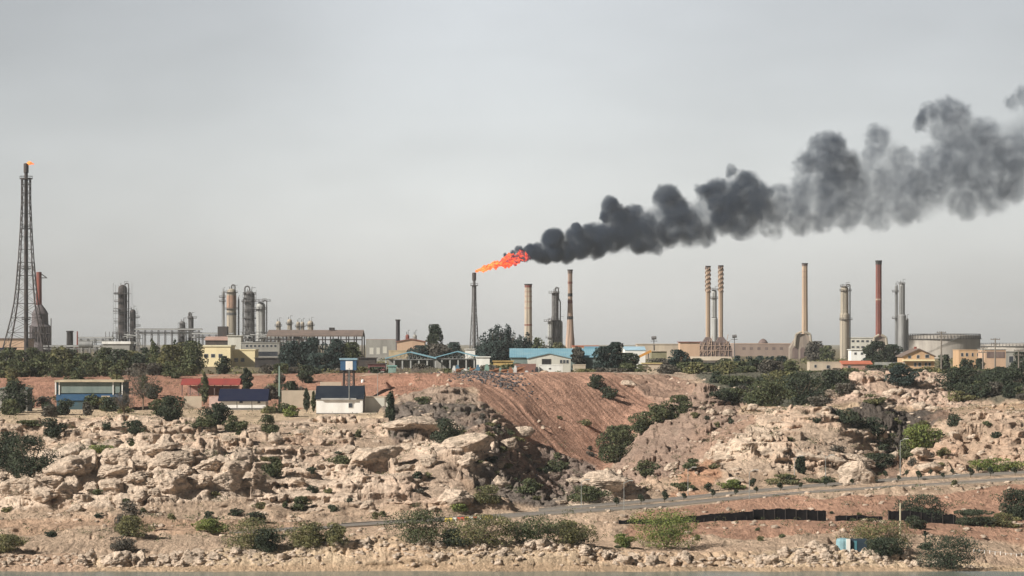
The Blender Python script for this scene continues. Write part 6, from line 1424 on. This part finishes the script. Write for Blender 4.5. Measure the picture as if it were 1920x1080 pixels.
def disp(scale, amp, seed):
    n = N('ShaderNodeTexNoise'); n.inputs['Scale'].default_value = scale; n.inputs['Detail'].default_value = 3; n.inputs['Roughness'].default_value = .6
    K(geo.outputs['Position'], n.inputs['Vector']); sb = N('ShaderNodeVectorMath'); sb.operation = 'SUBTRACT'; sb.inputs[1].default_value = (.5, .5, .5); K(n.outputs[1], sb.inputs[0])
    sc1 = N('ShaderNodeVectorMath'); sc1.operation = 'SCALE'; K(sb.outputs[0], sc1.inputs[0]); ml = N('ShaderNodeMath'); ml.operation = 'MULTIPLY'; ml.inputs[1].default_value = amp; K(gx.outputs[0], ml.inputs[0]); K(ml.outputs[0], sc1.inputs['Scale']); return sc1
d1 = disp(.07, 13, 0); d2 = disp(.22, 8.5, 1); d3 = disp(.65, 3.4, 2)
a1 = N('ShaderNodeVectorMath'); K(geo.outputs['Position'], a1.inputs[0]); K(d1.outputs[0], a1.inputs[1]); a2 = N('ShaderNodeVectorMath'); K(a1.outputs[0], a2.inputs[0]); K(d2.outputs[0], a2.inputs[1]); a3 = N('ShaderNodeVectorMath'); K(a2.outputs[0], a3.inputs[0]); K(d3.outputs[0], a3.inputs[1]); a2 = a3
prev = None; rq = random.Random(9); PW = []
for (px, py, r, tau) in PUF:
    c = W(px, py, YS+rq.uniform(-.35, .35)*r*ss_); R_ = r*ss_*(1.5 if px < 1300 else 1.42); PW.append((c, R_))
    dn = N('ShaderNodeVectorMath'); dn.operation = 'DISTANCE'; dn.inputs[1].default_value = c; K(a2.outputs[0], dn.inputs[0])
    mr = N('ShaderNodeMapRange'); mr.interpolation_type = 'SMOOTHSTEP'; mr.inputs[1].default_value = R_; mr.inputs[2].default_value = R_*.62; mr.inputs[3].default_value = 0; mr.inputs[4].default_value = tau/(2*R_)*(1.5 if px < 1300 else .95)
    K(dn.outputs['Value'], mr.inputs[0])
    if prev is None: prev = mr.outputs[0]
    else: mxn = N('ShaderNodeMath'); mxn.operation = 'MAXIMUM'; K(prev, mxn.inputs[0]); K(mr.outputs[0], mxn.inputs[1]); prev = mxn.outputs[0]
n3 = N('ShaderNodeTexNoise'); n3.inputs['Scale'].default_value = .15; n3.inputs['Detail'].default_value = 4; n3.inputs['Roughness'].default_value = .62; K(a1.outputs[0], n3.inputs['Vector'])
m3 = N('ShaderNodeMapRange'); m3.inputs[1].default_value = .34; m3.inputs[2].default_value = .66; m3.inputs[3].default_value = .22; m3.inputs[4].default_value = 1.65; K(n3.outputs[0], m3.inputs[0])
fin = N('ShaderNodeMath'); fin.operation = 'MULTIPLY'; K(prev, fin.inputs[0]); K(m3.outputs[0], fin.inputs[1]); K(fin.outputs[0], pv.inputs['Density'])
# hull that follows the plume
top = {}; cols_ = np.arange(942, 2095, 6.); V = []; Fq = []; q = 20
tp = np.full(len(cols_), 1e9); bt = np.full(len(cols_), -1e9)
for (px, py, r, tau) in PUF:
    rr_ = r*1.35+3; dx = cols_-px; k = np.abs(dx) < rr_; h = np.sqrt(np.maximum(rr_*rr_-dx*dx, 0)); tp[k] = np.minimum(tp[k], (py-h)[k]); bt[k] = np.maximum(bt[k], (py+h)[k])
ok = tp < 1e8; cols_ = cols_[ok]; tp = tp[ok]; bt = bt[ok]
tp -= 2; bt += 2
for i, cx_ in enumerate(cols_):
    mid = (tp[i]+bt[i])/2; hh = (bt[i]-tp[i])/2
    for j in range(q): a = 2*math.pi*j/q; cc = math.cos(a); sn = math.sin(a); V.append(((cx_-960)*ss_, YS+cc*min(hh*1.0, 62)*ss_*1.05, zof(mid-hh*(abs(sn)**.8*math.copysign(1, sn)), YS)))
for i in range(len(cols_)-1):
    for j in range(q): k = (j+1) % q; Fq.append((i*q+j, i*q+k, (i+1)*q+k, (i+1)*q+j))
Fq += [tuple(range(q-1, -1, -1)), tuple((len(cols_)-1)*q+j for j in range(q))]
smo = mesh_obj('smoke', V, Fq, sm); tag(smo, 'thick dark smoke plume drifting right from the orange flame and thinning out', 'smoke')
sm.cycles.volume_step_rate = 0.12

# ---------------------------------------------------------------- haze over the whole place
hm = bpy.data.materials.new('haze'); hm.use_nodes = True; t = hm.node_tree; t.nodes.remove(t.nodes['Principled BSDF']); pv = t.nodes.new('ShaderNodeVolumePrincipled'); t.links.new(pv.outputs[0], t.nodes['Material Output'].inputs['Volume'])
pv.inputs['Color'].default_value = (.86, .90, .95, 1); pv.inputs['Density'].default_value = .000045
tag(MB().box(-6500, 6500, -700, 14800, -20, 165).build('haze', hm), 'thin grey haze lying over the whole site', 'haze', kind='stuff')
